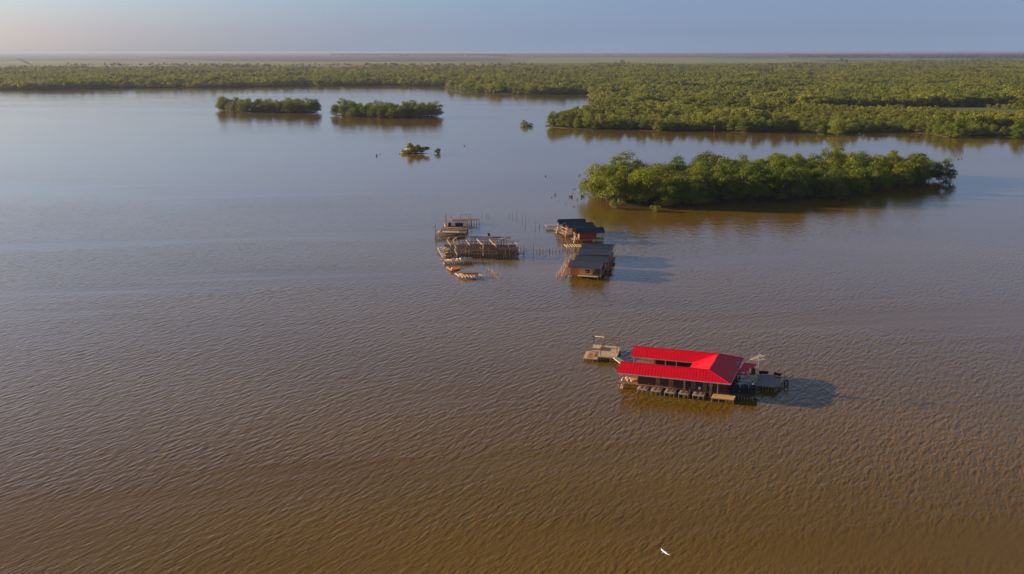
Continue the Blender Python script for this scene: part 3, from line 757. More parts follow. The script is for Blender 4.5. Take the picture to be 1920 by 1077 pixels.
def crate(xa, ya, xb, yb, w, h, mt, label, nm, cat, slat=True):
    a, c = A2(xa, ya, PZ+.04), A2(xb, yb, PZ+.04)
    t = thing(nm, label, cat, tuple((a+c)/2)); d = (c-a).normalized(); s = Vector((-d.y, d.x, 0))*w
    b = MB(); up = Vector((0, 0, h)); b.hexa([a, c, c+s, a+s], [a+up*.96, c+up*.96, c+s+up*.96, a+s+up*.96]); b.build('body', M[mt], t)
    b = MB(); up2 = Vector((0, 0, h+.05)); b.hexa([a-d*.05-s*.06+up*.965, c+d*.05-s*.06+up*.965, c+d*.05+s*1.06+up*.965, a-d*.05+s*1.06+up*.965], [a-d*.05-s*.06+up2, c+d*.05-s*.06+up2, c+d*.05+s*1.06+up2, a-d*.05+s*1.06+up2]); b.build('lid', M[mt], t)
crate(482, 462, 632, 466, .5, .38, 'gap', 'long black box along the back edge of the grey pier', 'storage_box', 'box')
crate(722, 476, 832, 500, .5, .30, 'gap', 'dark low box at the far right corner of the grey pier', 'storage_box', 'box')
crate(750, 530, 846, 548, .45, .22, 'redwood', 'brown wooden bench at the right edge of the grey pier', 'bench', 'bench')
def ty(px, py, z, label, r=.62, tilt=0):
    c = at(px, py, z); b = MB(); N, K = 22, 10; ax = Vector((.55, -.83, 0)).normalized(); sd = Vector((-ax.y, ax.x, 0)); up = Vector((0, 0, 1))
    for i in range(N):
        a = 6.2832*i/N; cd_ = sd*math.cos(a)*.72+up*math.sin(a)
        for j in range(K):
            t = 6.2832*j/K; b.v.append(tuple(c + cd_*(r+.13*math.cos(t)) + ax*.14*math.sin(t)))
    b.f = [(i*K+j, ((i+1) % N)*K+j, ((i+1) % N)*K+(j+1) % K, i*K+(j+1) % K) for i in range(N) for j in range(K)]
    return tag(seat_origin(b.build('tyre', M['rubber'], None, True)), label, 'tyre')
ty(*z2(935, 625), .55, 'old black tyre hanging as a fender off the right end of the pier')
b = MB(); b.beam(A2(862, 600, .9), A2(880, 690, .0), .16); b.build('fender_post', M['wood'], pr)

# ------------------------------------------------------------------ weathered dock on the left
def z3(x, y): return 1085 + x/15.38, 620 + y/15.38
def A3(x, y, z): return at(*z3(x, y), z)
dk = thing('wooden_dock', 'weathered square plank dock on piles left of the red roofed house', 'dock', tuple(A3(800, 700, 0)))
DZ = .95
d0_, d1_, d2_, d3_ = A3(690, 430, DZ), A3(1190, 468, DZ), A3(1085, 792, DZ), A3(545, 742, DZ)
b = MB(); nb = 11
for k in range(nb):
    t0, t1 = k/nb, (k+.93)/nb
    b.slab([d0_.lerp(d3_, t0), d1_.lerp(d2_, t0), d1_.lerp(d2_, t1), d0_.lerp(d3_, t1)], .08)
b.build('deck', M['palewood'], dk)
b = MB()
for p, q in ((d3_, d2_), (d2_, d1_), (d0_, d1_), (d0_, d3_)): b.beam(p-Vector((0, 0, .17)), q-Vector((0, 0, .17)), .12, .16)
b.build('bearer', M['wood'], dk)
for e0, e1, n_ in ((d3_, d2_, 7), (d1_, d2_, 5), (d0_, d1_, 5)):
    for i in range(n_):
        p = e0.lerp(e1, (i+.15)/(n_-.6)); b = MB(); b.tube((p.x, p.y+.05, -.8), (p.x, p.y+.05, DZ-.25), .08, .07, 6); b.build('pile', M['wood'], dk)
# lower stage and its frame
l_ = [A3(225, 588, .5), A3(520, 612, .5), A3(545, 838, .5), A3(130, 800, .5)]
b = MB(); nb = 8
for k in range(nb):
    t0, t1 = k/nb, (k+.92)/nb
    b.slab([l_[0].lerp(l_[1], t0), l_[0].lerp(l_[1], t1), l_[3].lerp(l_[2], t1), l_[3].lerp(l_[2], t0)], .07)
st_ = b.build('lower_stage', M['palewood'], dk)
for i in range(5):
    p = l_[3].lerp(l_[2], (i+.2)/4.6); b = MB(); b.tube((p.x, p.y+.05, -.8), (p.x, p.y+.05, .43), .07, .06, 6); b.build('pile', M['wood'], st_)
# raised plank table at the far left corner
tbz = 1.35
tt = [A3(428, 402, tbz), A3(655, 418, tbz), A3(650, 520, tbz), A3(392, 498, tbz)]
tb_ = thing('plank_table', 'pale plank table at the far left corner of the weathered dock', 'table', tuple(A3(520, 540, .5)))
b = MB(); b.slab(tt, .07); b.build('table_top', M['palewood'], tb_)
for p in tt: 
    q = p.lerp((tt[0]+tt[2])/2, .1); b = MB(); b.beam((q.x, q.y, .45), (q.x, q.y, tbz-.07), .09); b.build('leg', M['wood'], tb_)
b = MB(); b.slab([A3(396, 560, .8), A3(652, 582, .8), A3(650, 610, .8), A3(392, 590, .8)], .05); b.build('shelf', M['palewood'], tb_)
# brown timber frame lying on the lower stage
fr_ = thing('timber_frame', 'brown timber frame lying on the low stage of the dock', 'timber frame', tuple(A3(350, 690, .5)))
f0, f1, f2, f3 = A3(300, 632, .62), A3(465, 622, .62), A3(400, 735, .62), A3(240, 722, .62)
for p, q in ((f0, f1), (f1, f2), (f2, f3), (f3, f0), (f0.lerp(f3, .5), f1.lerp(f2, .5))):
    b = MB(); b.beam(p, q, .14, .1); b.build('rail', M['tan'], fr_)
b = MB(); b.beam(A3(245, 765, .62), A3(430, 785, .62), .14, .1); b.build('rail', M['wood'], fr_)
# tall rail frame
def rail(x, y0, y1, z0, mt='wood', w=.15):
    p = A3(x, y0, z0); h = (y0-y1)/15.38*p.y*1.05/F/math.cos(.35)
    b = MB(); b.beam((p.x, p.y, .3), (p.x, p.y, z0+h), w); b.build('post', M[mt], dk); return p, Vector((p.x, p.y, z0+h))
P1 = rail(438, 405, 165, .5); P2 = rail(690, 600, 345, DZ); P3 = rail(735, 500, 195, DZ); P4 = rail(1165, 500, 205, DZ); P5 = rail(1105, 640, 390, DZ); P6 = rail(638, 730, 470, DZ)
for p, q in ((P1[1], P3[1]), (P3[1], P4[1]), (P3[1].lerp(P3[0], .25), P4[1].lerp(P4[0], .25)), (P2[1].lerp(P2[0], .0), P3[1]), (P5[1], P4[1]), (P2[0].lerp(P2[1], .45), P5[0].lerp(P5[1], .45)), (P4[0].lerp(P4[1], .42)+Vector((-1.3, 0, 0)), P4[0].lerp(P4[1], .42))):
    b = MB(); b.beam(p, q, .10, .12); b.build('rail', M['wood'], dk)
b = MB(); p = P1[1]; b.hexa([p+Vector(q) for q in ((-.35, -.1, -.25), (.35, -.1, -.25), (.35, .1, -.25), (-.35, .1, -.25))], [p+Vector(q) for q in ((-.4, -.1, .15), (.4, -.1, .15), (.4, .1, .15), (-.4, .1, .15))]); b.build('board', M['redwood'], dk)
b = MB(); b.beam(A3(1200, 475, 1.1), A3(1110, 745, 1.1), .12, .06); b.beam(A3(1215, 560, .1), A3(1150, 640, 1), .1); b.build('edge_board', M['palewood'], dk)
# gangway to the house
gw = MB(); ga, gb = A3(1010, 790, .98), hp(1.2, vI0+1.2, .98); gd = (gb-ga).normalized(); gs = Vector((-gd.y, gd.x, 0))*1.1
gw.slab([ga, ga+gs, gb+gs, gb], .08); gt = thing('gangway', 'narrow plank gangway from the dock to the red roofed house', 'gangway', tuple(ga)); gw.build('planks', M['greywood'], gt)
b = MB(); b.beam(ga+Vector((0, 0, .0))-gs*.05, gb-gs*.05, .1, .12); b.build('edge_beam', M['cream'], gt)

# ================================================================== dark roofed huts
def z5(x, y): return 1030 + x/8.285, 400 + y/8.285
def A5(x, y, z): return at(*z5(x, y), z)
def roofq(eL, eR, rL, ze, zr):
    a, c, r = A5(*eL, ze), A5(*eR, ze), A5(*rL, zr)
    U = (c-a); U.z = 0; D = r-a; D.z = 0
    return a, U, D
M['slate'] = None
def hut(name, label, eL, eR, rL, ze, zr, tone, both=True, wall=None, over=.35, floor_z=.85, wall_ext=(0, 1), side='tan', npile=6, group='dark roofed huts on piles'):
    a, U, D = roofq(eL, eR, rL, ze, zr)
    ang = math.atan2(U.y, U.x)
    P = lambda s, t, z: Vector((a.x, a.y, 0)) + U*s + D*t + Vector((0, 0, z))
    h = thing(name, label, 'hut', tuple(P(.5, 1, 0)), group)
    rm = roof_mat('dark_sheet_metal', tone, ang, .5, .3, .15, .7, .35)
    b = MB()
    b.slab([P(0, 0, ze), P(1, 0, ze), P(1, 1, zr), P(0, 1, zr)], .07); b.slab([P(0, 1, zr), P(1, 1, zr), P(1, 2, ze), P(0, 2, ze)], .07)
    b.build('roof', rm, h)
    b = MB(); b.beam(P(0, 1, zr+.02), P(1, 1, zr+.02), .25, .05); b.build('ridge_cap', rm, h)
    L = U.length; ov = over/L; od = over*1.2/D.length
    w0, w1 = ov+wall_ext[0]*(1-2*ov), ov+wall_ext[1]*(1-2*ov)
    def bx(b, s0, s1, t0, t1, za, zb): b.hexa([P(s0, t0, za), P(s1, t0, za), P(s1, t1, za), P(s0, t1, za)], [P(s0, t0, zb), P(s1, t0, zb), P(s1, t1, zb), P(s0, t1, zb)])
    b = MB(); bx(b, ov*.5, 1-ov*.5, od*.6, 2-od*.6, floor_z-.15, floor_z); b.build('floor', M['wood'], h)
    e = .08/D.length; es = .08/L
    for s0, s1, mt in (wall or [(w0, w1, 'redpaint')]):
        b = MB(); bx(b, s0, s1, od, od+e, floor_z, ze-.06); b.build('front_wall', M[mt], h)
    b = MB(); bx(b, w0, w1, 2-od-e, 2-od, floor_z, ze-.06); b.build('back_wall', M['redwood'], h)
    for s in (w0, w1-es):
        b = MB(); bx(b, s, s+es, od+e*1.03, 2-od-e*1.03, floor_z, ze-.06); b.build('side_wall', M[side], h)
        b = MB(); g0 = (zr-ze)
        b.hexa([P(s, od*1.2, ze-.058), P(s+es, od*1.2, ze-.058), P(s+es, 2-od*1.2, ze-.058), P(s, 2-od*1.2, ze-.058)], [P(s, .97, zr-.12), P(s+es, .97, zr-.12), P(s+es, 1.03, zr-.12), P(s, 1.03, zr-.12)])
        b.build('gable', M[side], h)
    for i in range(npile):
        for t in (od, 1, 2-od):
            s = ov+(1-2*ov)*i/(npile-1)
            b = MB(); p = P(s, t, 0); b.tube((p.x+rnd.uniform(-.1, .1), p.y, -.8), (p.x, p.y, floor_z-.15), .09, .075, 6); b.build('pile', M['wood'], h)
    for s in (ov*.7, 1-ov*.7):
        for t in (od*.8, 2-od*.8):
            b = MB(); b.beam(P(s, t, floor_z), P(s, t, ze-.08), .11); b.build('post', M['palewood'], h)
    h_ = dict(P=P, bx=bx, ov=ov, od=od, L=L, e=e, es=es, h=h); return h_
DK, SLT = (.035, .042, .055), (.042, .048, .066)
hA = hut('stilt_hut', 'rearmost hut of the upper row, dark roof, beside the thin jetty', (150, 178), (578, 165), (133, 97), 2.9, 4.2, DK, wall_ext=(.12, .9), side='darkwood')  # dark side walls stand in for the shaded interior behind open frames
hB = hut('stilt_hut', 'middle hut of the upper row under a lighter slate roof', (300, 236), (733, 226), (240, 150), 2.9, 4.2, SLT, wall_ext=(.12, .9), side='darkwood')  # side walls darkened likewise, in place of an open shaded interior
hC = hut('stilt_hut', 'red walled hut with a white figure two and open veranda', (425, 318), (866, 304), (402, 228), 2.9, 4.3, DK, wall=[(.11, .70, 'redpaint')], wall_ext=(.11, .70), side='redwood')
hD = hut('stilt_hut', 'hut under a slate roof, second from the back of the lower row', (455, 641), (970, 654), (477, 546), 2.9, 3.75, SLT, wall_ext=(.03, .93))
hD1 = hut('stilt_hut', 'dark roofed hut at the back of the lower row behind the slate roof', (490, 548), (985, 561), (514, 474), 2.9, 3.7, DK, wall_ext=(.03, .93))
hE2 = hut('stilt_hut', 'hut under a dark roof squeezed directly behind the orange walled hut', (393, 742), (922, 772), (410, 650), 2.9, 3.85, DK, wall_ext=(.03, .93))
hE = hut('stilt_hut', 'nearest dark roofed hut with orange and tan front wall', (285, 834), (813, 869), (328, 730), 2.9, 3.85, SLT, wall=[(.07, .315, 'orange'), (.32, .71, 'tan')], wall_ext=(.05, .72))
def hut_open(H):
    """dark window with a tan counter in the front wall of the nearest hut"""
    P, bx, od, e, h = H['P'], H['bx'], H['od'], H['e'], H['h']
    b = MB(); bx(b, .515, .64, od-e*.4, od-e*.03, 1.55, 2.35); wn = b.build('window', M['gap'], h)
    b = MB(); bx(b, .51, .60, od-e*1.6, od-e*.45, 1.85, 2.0); b.build('sill', M['tan'], wn)
    b = MB(); bx(b, .30, .90, od-e*14, od-e*.1, .72, .80); b.build('porch', M['palewood'], h)
    b = MB(); b.beam(P(.90, od-e*13, -.6), P(.90, od-e*13, 1.3), .12); b.build('porch_post', M['palewood'], h)
    b = MB(); b.beam(P(.72, od-e*13, 1.25), P(.9, od-e*13, 1.25), .07); b.build('porch_rail', M['palewood'], h)
hut_open(hE)
def number_two(H):
    P, h = H['P'], H['h']; od, e = H['od'], H['e']
    b = MB(); H['bx'](b, .702, .775, od, od+e, .85, 2.84); b.build('sign_panel', M['redwood'], h)
    cu = bpy.data.curves.new('number', 'FONT'); cu.body = '2'; cu.size = 1.45; cu.extrude = .012; cu.align_x = 'CENTER'; cu.offset = .05
    to = bpy.data.objects.new('tmp', cu); dg = bpy.context.evaluated_depsgraph_get(); me = bpy.data.meshes.new_from_object(to)
    bpy.data.objects.remove(to); me.materials.clear(); me.materials.append(M['white'])
    o = bpy.data.objects.new('number', me); COL.objects.link(o); o.parent = h
    u = (P(1, 0, 0)-P(0, 0, 0)); o.location = P(.735, od-e*.6, 1.6)-Vector(h.location); o.rotation_euler = (math.pi/2, 0, math.atan2(u.y, u.x))
    for s in (.80, .86, .92): b = MB(); b.beam(P(s, od, .85), P(s, od, 2.8), .07); b.build('veranda_post', M['greywood'], h)
    b = MB(); b.beam(P(.77, od, 1.65), P(.95, od, 1.65), .07); b.beam(P(.77, od, 1.2), P(.95, od, 1.2), .06); b.build('veranda_rail', M['redwood'], h)
number_two(hC)
# pale timber framing and steps at the left ends of the upper huts
def left_frames(H, n_, seed):
    r = random.Random(seed); P, h = H['P'], H['h']
    for i in range(n_):
        t = .15+1.5*i/(n_-1)
        b = MB(); p = P(-.02, t, 0); b.beam((p.x, p.y, -.6), (p.x+r.uniform(-.1, .1), p.y, 2.75), .14); b.build('frame_post', M['palewood'], h)
    b = MB(); b.beam(P(-.02, .1, 2.5), P(-.02, 1.7, 2.5), .12); b.beam(P(-.02, .1, 1.5), P(-.02, 1.7, 1.5), .1); b.build('frame_rail', M['palewood'], h)
    b = MB(); b.slab([P(-.12, .2, .8), P(.0, .2, .8), P(.0, 1.6, .8), P(-.12, 1.6, .8)], .1); b.build('landing', M['wood'], h)
    b = MB(); b.beam(P(-.10, .2, -.3), P(-.02, .5, 2.0), .3, .12); b.build('stair', M['palewood'], h)
left_frames(hA, 5, 1); left_frames(hB, 5, 2); left_frames(hC, 6, 3)
for H, s0 in ((hD, 1.0), (hE2, 1.0)):
    P, h = H['P'], H['h']
    for i in range(5):
        b = MB(); p = P(s0-.02+.0*i, .1+.4*i, 0); b.tube((p.x, p.y, -.7), (p.x, p.y, 2.7), .08, .07, 6); b.build('pile', M['wood'], h)
    b = MB(); b.slab([P(.93, .1, .9), P(1.08, .1, .9), P(1.08, 1.6, .9), P(.93, 1.6, .9)], .1); b.build('porch', M['rust'], h)
    b = MB(); b.beam(P(.98, .2, 1.6), P(1.09, .3, 1.6), .12); b.beam(P(1.03, .2, .6), P(1.03, 1.6, .6), .12); b.build('porch_rail', M['orange'], h)

# ---- jetty at the far left of the upper huts, piles in the water
def z7(x, y): return 990 + x/7.18, 390 + y/7.18
def A7(x, y, z): return at(*z7(x, y), z)
jt = thing('jetty', 'thin plank jetty leading left from the rearmost hut', 'jetty', tuple(A7(300, 245, 0)))
b = MB(); b.slab([A7(225, 224, 1.0), A7(385, 222, 1.0), A7(385, 246, 1.0), A7(250, 248, 1.0)], .15); b.build('deck', M['greywood'], jt)
for i in range(7):
    for y in (226, 246):
        p = A7(245+i*22, y, 1.0); b = MB(); b.tube((p.x, p.y, -.6), (p.x, p.y, .85), .08, .07, 6); b.build('pile', M['wood'], jt)
pile_mb = MB(); pile_mb.tube((0, 0, -.6), (.03, .02, 1), .085, .065, 7)
PILE = {}
for k in ('wood', 'palewood', 'drift'):
    me = bpy.data.meshes.new('pile'); me.from_pydata(pile_mb.v, [], pile_mb.f); me.materials.append(M[k]); PILE[k] = me
def pile(p, h, m_, label, group, thick=1.0, name='mooring_pile', cat='pile'):
    o = bpy.data.objects.new(name, PILE[m_]); COL.objects.link(o); o.location = (p.x, p.y, 0); o.scale = (thick, thick, h)
    o.rotation_euler = (rnd.uniform(-.06, .06), rnd.uniform(-.06, .06), rnd.uniform(0, 6)); tag(o, label, cat, group)
for x, y in ((115, 578), (158, 595), (195, 590), (240, 583), (288, 585), (330, 580), (374, 580), (425, 572), (460, 560)):
    p = A7(x, y, 0); pile(p, rnd.uniform(.85, 1.15), 'wood', 'short thick pile in the row leading left from between the two hut rows', 'row of piles between the huts', 1.9)
pile(A7(72, 620, 0), 3.2, 'drift', 'tall thin stake at the left end of the row of short piles', None, .8)
wk = thing('walkway_frame', 'unfinished walkway of slanting pale beams between the two hut rows', 'walkway', tuple(A7(610, 560, 0)))
for x in (500, 535, 575, 610, 640, 662, 682, 700, 715):
    b = MB(); b.beam(A7(x-12, 492, 1.45), A7(x+30-(x-500)*.06, 532, 1.1), .2, .16); b.build('cross_beam', M['palewood'], wk)
for x in (505, 560, 590, 640, 690):
    p = A7(x+25, 545, 1.0); b = MB(); b.tube((p.x, p.y, -.6), (p.x, p.y, 1.1), .13, .11, 6); b.build('pile', M['wood'], wk)
    p = A7(x-5, 500, 1.2); b = MB(); b.tube((p.x, p.y, -.6), (p.x, p.y, 1.35), .13, .11, 6); b.build('pile', M['wood'], wk)
b = MB(); b.beam(A7(500, 500, 1.3), A7(720, 498, 1.3), .12); b.beam(A7(520, 532, .98), A7(700, 530, .98), .12); b.build('bearer', M['wood'], wk)
fb = thing('footbridge', 'broken footbridge of piles running past the left side of the orange walled hut', 'footbridge', tuple(A7(500, 760, 0)))
for i in range(10):
    t = i/9; x = 395+190*t; y = 930-260*t
    for dx, mt in ((0, 'palewood'), (60, 'palewood')):
        if dx and i > 6 and i < 8: continue
        p = A7(x+dx*(1-.3*t), y-8*rnd.random(), 0); b = MB(); b.tube((p.x, p.y, -.6), (p.x+rnd.uniform(-.1, .1), p.y, rnd.uniform(.9, 1.6)), .14, .12, 6); b.build('pile', M[mt if i < 6 else 'wood'], fb)
b = MB(); b.beam(A7(490, 850, 1.2), A7(560, 700, 1.2), .2, .12); b.beam(A7(545, 740, 1.3), A7(580, 620, 1.3), .2, .12); b.beam(A7(470, 880, 1.1), A7(535, 800, 1.1), .3, .12); b.build('plank', M['wood'], fb)

# ================================================================== ruined platforms on the left
def z4(x, y): return 780 + x/7.18, 390 + y/7.18
def A4(x, y, z): return at(*z4(x, y), z)
def seeded(k): return random.Random(k)
# --- stilt racks at the back
rk = thing('fish_rack', 'reddish timber drying rack on stilts at the back of the ruined platforms', 'drying rack', tuple(A4(600, 190, 0)))
b = MB(); q = [A4(455, 148, 1.6), A4(740, 140, 1.6), A4(850, 158, 1.6), A4(480, 170, 1.6)]; b.slab(q, .18); b.build('deck', M['rust'], rk)
for i in range(12):
    for e0, e1 in ((q[0], q[1]), (q[3], q[2])):
        p = e0.lerp(e1, i/11); b = MB(); b.tube((p.x, p.y, -.6), (p.x, p.y, 1.45), .10, .08, 6); b.build('stilt', M['redwood'], rk)
for x in (395, 410, 470, 600, 735):
    p = A4(x, 200, .3) if x < 450 else A4(x, 150, 1.6); b = MB(); b.tube((p.x, p.y, p.z), (p.x, p.y, p.z+(3.2 if x < 450 else 1.5)), .08, .06, 6); b.build('pole', M['redwood'], rk)
a, c = A4(600, 150, 1.6), A4(735, 150, 1.6); b = MB(); b.beam(a+Vector((0, 0, 1.45)), c+Vector((0, 0, 1.45)), .09); b.build('rail', M['redwood'], rk)
mp_ = thing('ruined_platform', 'dark broken platform with a pale plank bench behind the stud frame', 'platform', tuple(A4(480, 330, 0)))
q = [A4(395, 205, 1.0), A4(700, 205, 1.0), A4(680, 345, 1.0), A4(265, 390, 1.0)]
b = MB()
for k in range(13):
    if k in (4, 9): continue
    t0, t1 = k/13, (k+.7)/13; b.slab([q[0].lerp(q[3], t0), q[1].lerp(q[2], t0), q[1].lerp(q[2], t1), q[0].lerp(q[3], t1)], .12)
b.build('deck', M['rust'], mp_)
for e0, e1, n_ in ((q[3], q[2], 12), (q[0], q[1], 8), (q[1], q[2], 7), (q[0], q[3], 6)):
    for i in range(n_):
        p = e0.lerp(e1, (i+.2)/n_); b = MB(); b.tube((p.x+rnd.uniform(-.15, .15), p.y, -.6), (p.x, p.y, .88), .1, .08, 6); b.build('pile', M['redwood'], mp_)
for x, y, h in ((258, 395, 4.2), (268, 400, 2.6), (700, 330, 2.2), (735, 250, 2.4), (690, 270, 2)):
    p = A4(x, y, 0); b = MB(); b.tube((p.x, p.y, -.5), (p.x+.1, p.y, h), .11, .09, 6); b.build('tall_pile', M['rust'], mp_)
b = MB(); b.slab([A4(360, 312, 1.5), A4(580, 318, 1.5), A4(580, 334, 1.5), A4(356, 330, 1.5)], .3); b.build('plank_bench', M['palewood'], mp_)
b = MB(); b.beam(A4(400, 268, 1.3), A4(640, 274, 1.3), .3, .2); b.build('pale_beam', M['cream'], mp_)
b = MB(); b.beam(A4(300, 330, 1.2), A4(320, 315, 1.5), .5, .3); b.beam(A4(385, 215, 1.6), A4(400, 260, 1.1), .4, .3); b.build('timber_stub', M['tan'], mp_)
tank(*z4(448, 252), 1.1, .62, 1.35, 'black tank standing on the dark broken platform at the back')
def bigbox(x0, y0, x1, y1, z, h, dep, mt, label, nm, cat):
    a, c = A4(x0, y0, z), A4(x1, y1, z); t = thing(nm, label, cat, tuple((a+c)/2)); s = Vector((0, dep, 0)); up = Vector((0, 0, h))
    b = MB(); b.hexa([a, c, c+s, a+s], [a+up, c+up, c+s+up, a+s+up]); b.build('body', M[mt], t)
    b = MB(); b.beam(a+up+Vector((-.05, dep/2, .03)), c+up+Vector((.05, dep/2, .03)), dep+.12, .06); b.build('lid', M[mt], t)
bigbox(530, 250, 632, 252, 1.1, 1.05, 1.2, 'rubber', 'long black bin beside the black tank on the broken platform', 'storage_bin', 'bin')
# --- main stud frame
def z8(x, y): return 815 + x/10.77, 430 + y/10.77
def A8(x, y, z): return at(*z8(x, y), z)
sf = thing('ruined_house', 'large ruined house frame of close reddish studs without a roof', 'ruined house', tuple(A8(900, 520, 0)))
FZ = .85
q = [A8(300, 330, FZ), A8(1640, 330, FZ), A8(1740, 500, FZ), A8(190, 520, FZ)]
fl = [A8(220, 545, FZ), A8(1720, 545, FZ)]
S0, S1 = A8(200, 560, 0), A8(1730, 575, 0)           # waterline of the front edge
T = Vector((-1.2, 14.0, 0))                          # runs back to the rear row
def fp(s, t, z): p = S0.lerp(S1, s) + T*t; return Vector((p.x, p.y, z))
b = MB()
for k in range(26):
    if k in (7, 8, 15, 20): continue
    b.slab([fp(.0+rnd.uniform(0, .02), k/26, FZ), fp(1-rnd.uniform(0, .06), k/26, FZ), fp(1-rnd.uniform(0, .03), (k+.75)/26, FZ), fp(rnd.uniform(0, .03), (k+.75)/26, FZ)], .12)
b.build('deck', M['drift'], sf)
for i in range(26):
    s = (i+.3)/26; b = MB(); p = fp(s, 0, 0); b.tube((p.x+rnd.uniform(-.1, .1), p.y, -.6), (p.x, p.y-.1, FZ-.05), .12, .1, 6); b.build('pile', M['wood'] if i % 4 else M['palewood'], sf)
    if i % 2: b = MB(); p = fp(s, .5, 0); b.tube((p.x, p.y, -.6), (p.x, p.y, FZ-.12), .12, .1, 6); b.build('pile', M['wood'], sf)
def studs(s0, s1, t, n_, ztop, seed, mt, gaps=.08, jitter=.35):
    r = seeded(seed); b = MB()
    for i in range(n_):
        if r.random() < gaps: continue
        s = s0+(s1-s0)*(i+r.uniform(-.2, .2))/(n_-1)
        a = fp(s, t+r.uniform(-.01, .01), FZ); b.beam(a, a+Vector((r.uniform(-.08, .08), r.uniform(-.1, .1), ztop-FZ-r.uniform(0, jitter))), r.uniform(.09, .14))
    sm_ = s0+(s1-s0)*r.uniform(.35, .65)
    b.beam(fp(s0, t, ztop-.9), fp(sm_, t, ztop-.95), .1, .12); b.beam(fp(sm_+.04, t, ztop-.35), fp(s1, t, ztop-.3), .1, .12)
    return b.build('stud_row', M[mt], sf)
studs(.20, .98, .02, 40, 3.2, 1, 'rust', .14, 1.0); studs(.70, .98, .10, 20, 3.0, 2, 'rust', .1, .9); studs(.30, .98, .28, 24, 3.2, 3, 'redwood')
studs(.22, .98, .0, 14, 2.9, 11, 'tan', .25, .9); studs(.22, .92, .52, 20, 3.3, 4, 'redwood', .15); studs(.25, .86, .76, 20, 3.4, 5, 'redwood', .2); studs(.38, .84, .98, 24, 3.5, 6, 'rust', .1)  # tan front row put in as painted highlights on the studs
for s, t in ((.3, .02), (.3, .5), (.52, .02), (.68, .02), (.85, .02)):
    b = MB(); b.beam(fp(s, t, 2.95), fp(s+.005, min(1, t+.48), 3.25), .11, .14); b.build('tie_beam', M['redwood'], sf)
for z in (3.35, 3.0): b = MB(); b.beam(fp(.36, .98, z), fp(.93, .96, z), .13, .16); b.build('top_rail', M['rust'], sf)
b = MB(); b.beam(fp(.75, .62, 3.15), fp(1.02, .60, 3.15), .1, .14); b.build('top_rail', M['redwood'], sf)
def slant(x0, y0, zz0, x1, y1, zz1, mt='palewood', w=.2): b = MB(); b.beam(A8(x0, y0, zz0), A8(x1, y1, zz1), w, w*.7); b.build('leaning_timber', M[mt], sf)
slant(250, 215, 3.4, 325, 325, 2.6); slant(300, 150, 3.9, 312, 235, 3.1, 'rust'); slant(320, 330, 2.6, 318, 490, .9); slant(255, 215, 3.4, 300, 160, 3.8)
slant(375, 215, 3.4, 435, 170, 3.8, 'palewood', .26); slant(440, 170, 3.7, 460, 360, 2.1, 'palewood', .26); slant(375, 220, 3.3, 440, 400, 1.8, 'tan', .26); slant(400, 400, 1.7, 455, 520, .9, 'palewood'); slant(465, 260, 3, 458, 500, .9, 'wood', .2)
slant(635, 220, 3.4, 712, 325, 2.6); slant(860, 205, 3.5, 960, 310, 2.7, 'palewood', .28); slant(975, 300, 2.9, 975, 540, .9, 'palewood', .3); slant(890, 350, 2.3, 950, 395, 2.0, 'wood')
slant(1105, 205, 3.5, 1220, 330, 2.5, 'tan', .24); slant(1215, 290, 2.9, 1255, 375, 2.2, 'palewood', .18); slant(1640, 265, 3.3, 1700, 370, 2.4, 'palewood', .22); slant(1690, 370, 2.4, 1745, 480, 1.4, 'palewood', .22)
slant(590, 462, 1.3, 715, 455, 1.4, 'tan', .24); slant(60, 375, 1.2, 165, 575, .3, 'palewood', .22); slant(1345, 190, 3.5, 1440, 165, 3.7, 'palewood', .3); slant(1700, 490, .9, 1800, 520, .7, 'redwood', .22)
for x, y in ((100, 385), (140, 405), (215, 375), (240, 400), (260, 420), (195, 490), (230, 480), (190, 530)):
    b = MB(); a = A8(x, y, 1.0); ang = rnd.uniform(-.8, .8); d = Vector((math.cos(ang), math.sin(ang), rnd.uniform(-.1, .35)))*rnd.uniform(.5, .9); b.beam(a-d, a+d, .5, .14); b.build('loose_board', M['tan' if x % 2 else 'palewood'], sf)
tank(*z8(1088, 132), 3.45, .52, .75, 'small black tank perched on top of the ruined stud frame')
# --- heap platform, broken panel, bare joists
sp_ = thing('shell_platform', 'low platform heaped with pale shells in front of the ruined frame', 'platform', tuple(A8(490, 690, 0)))
SZ = .75
q = [A8(195, 605, SZ), A8(760, 600, SZ), A8(795, 640, SZ), A8(195, 655, SZ)]
b = MB(); b.slab(q, .08); b.build('deck', M['tan'], sp_)
r = seeded(3); b = MB(); NX, NY = 40, 8; k0 = 0
for j in range(NY):
    for i in range(NX):
        p = q[0].lerp(q[1], .06+.93*i/(NX-1)).lerp(q[3].lerp(q[2], .06+.93*i/(NX-1)), j/(NY-1))
        e_ = min(1, 2.2*min(j, NY-1-j)/(NY-1)+.05)*min(1, .25+1.4*(i/NX)); b.v.append((p.x, p.y, SZ+.005+max(0, e_*(.42+r.uniform(-.35, .5)))))
b.f = [(j*NX+i, j*NX+i+1, (j+1)*NX+i+1, (j+1)*NX+i) for j in range(NY-1) for i in range(NX-1)]
hp_ = tag(seat_origin(b.build('shell_heap', M['shell'])), 'long pale heap of shells lying on the low platform', 'heap')
for i in range(14):
    p = q[3].lerp(q[2], (i+.2)/13.6); b = MB(); b.tube((p.x, p.y+.1, -.6), (p.x, p.y+.1, SZ-.09), .1, .08, 6); b.build('pile', M['drift'], sp_)
b = MB(); b.beam(A8(190, 660, .5), A8(215, 705, .1), .5, .2); b.build('end_board', M['palewood'], sp_)
bp_ = thing('broken_floor', 'tilted orange brown floor panel half sunk in front of the shell platform', 'floor panel', tuple(A8(380, 800, 0)))
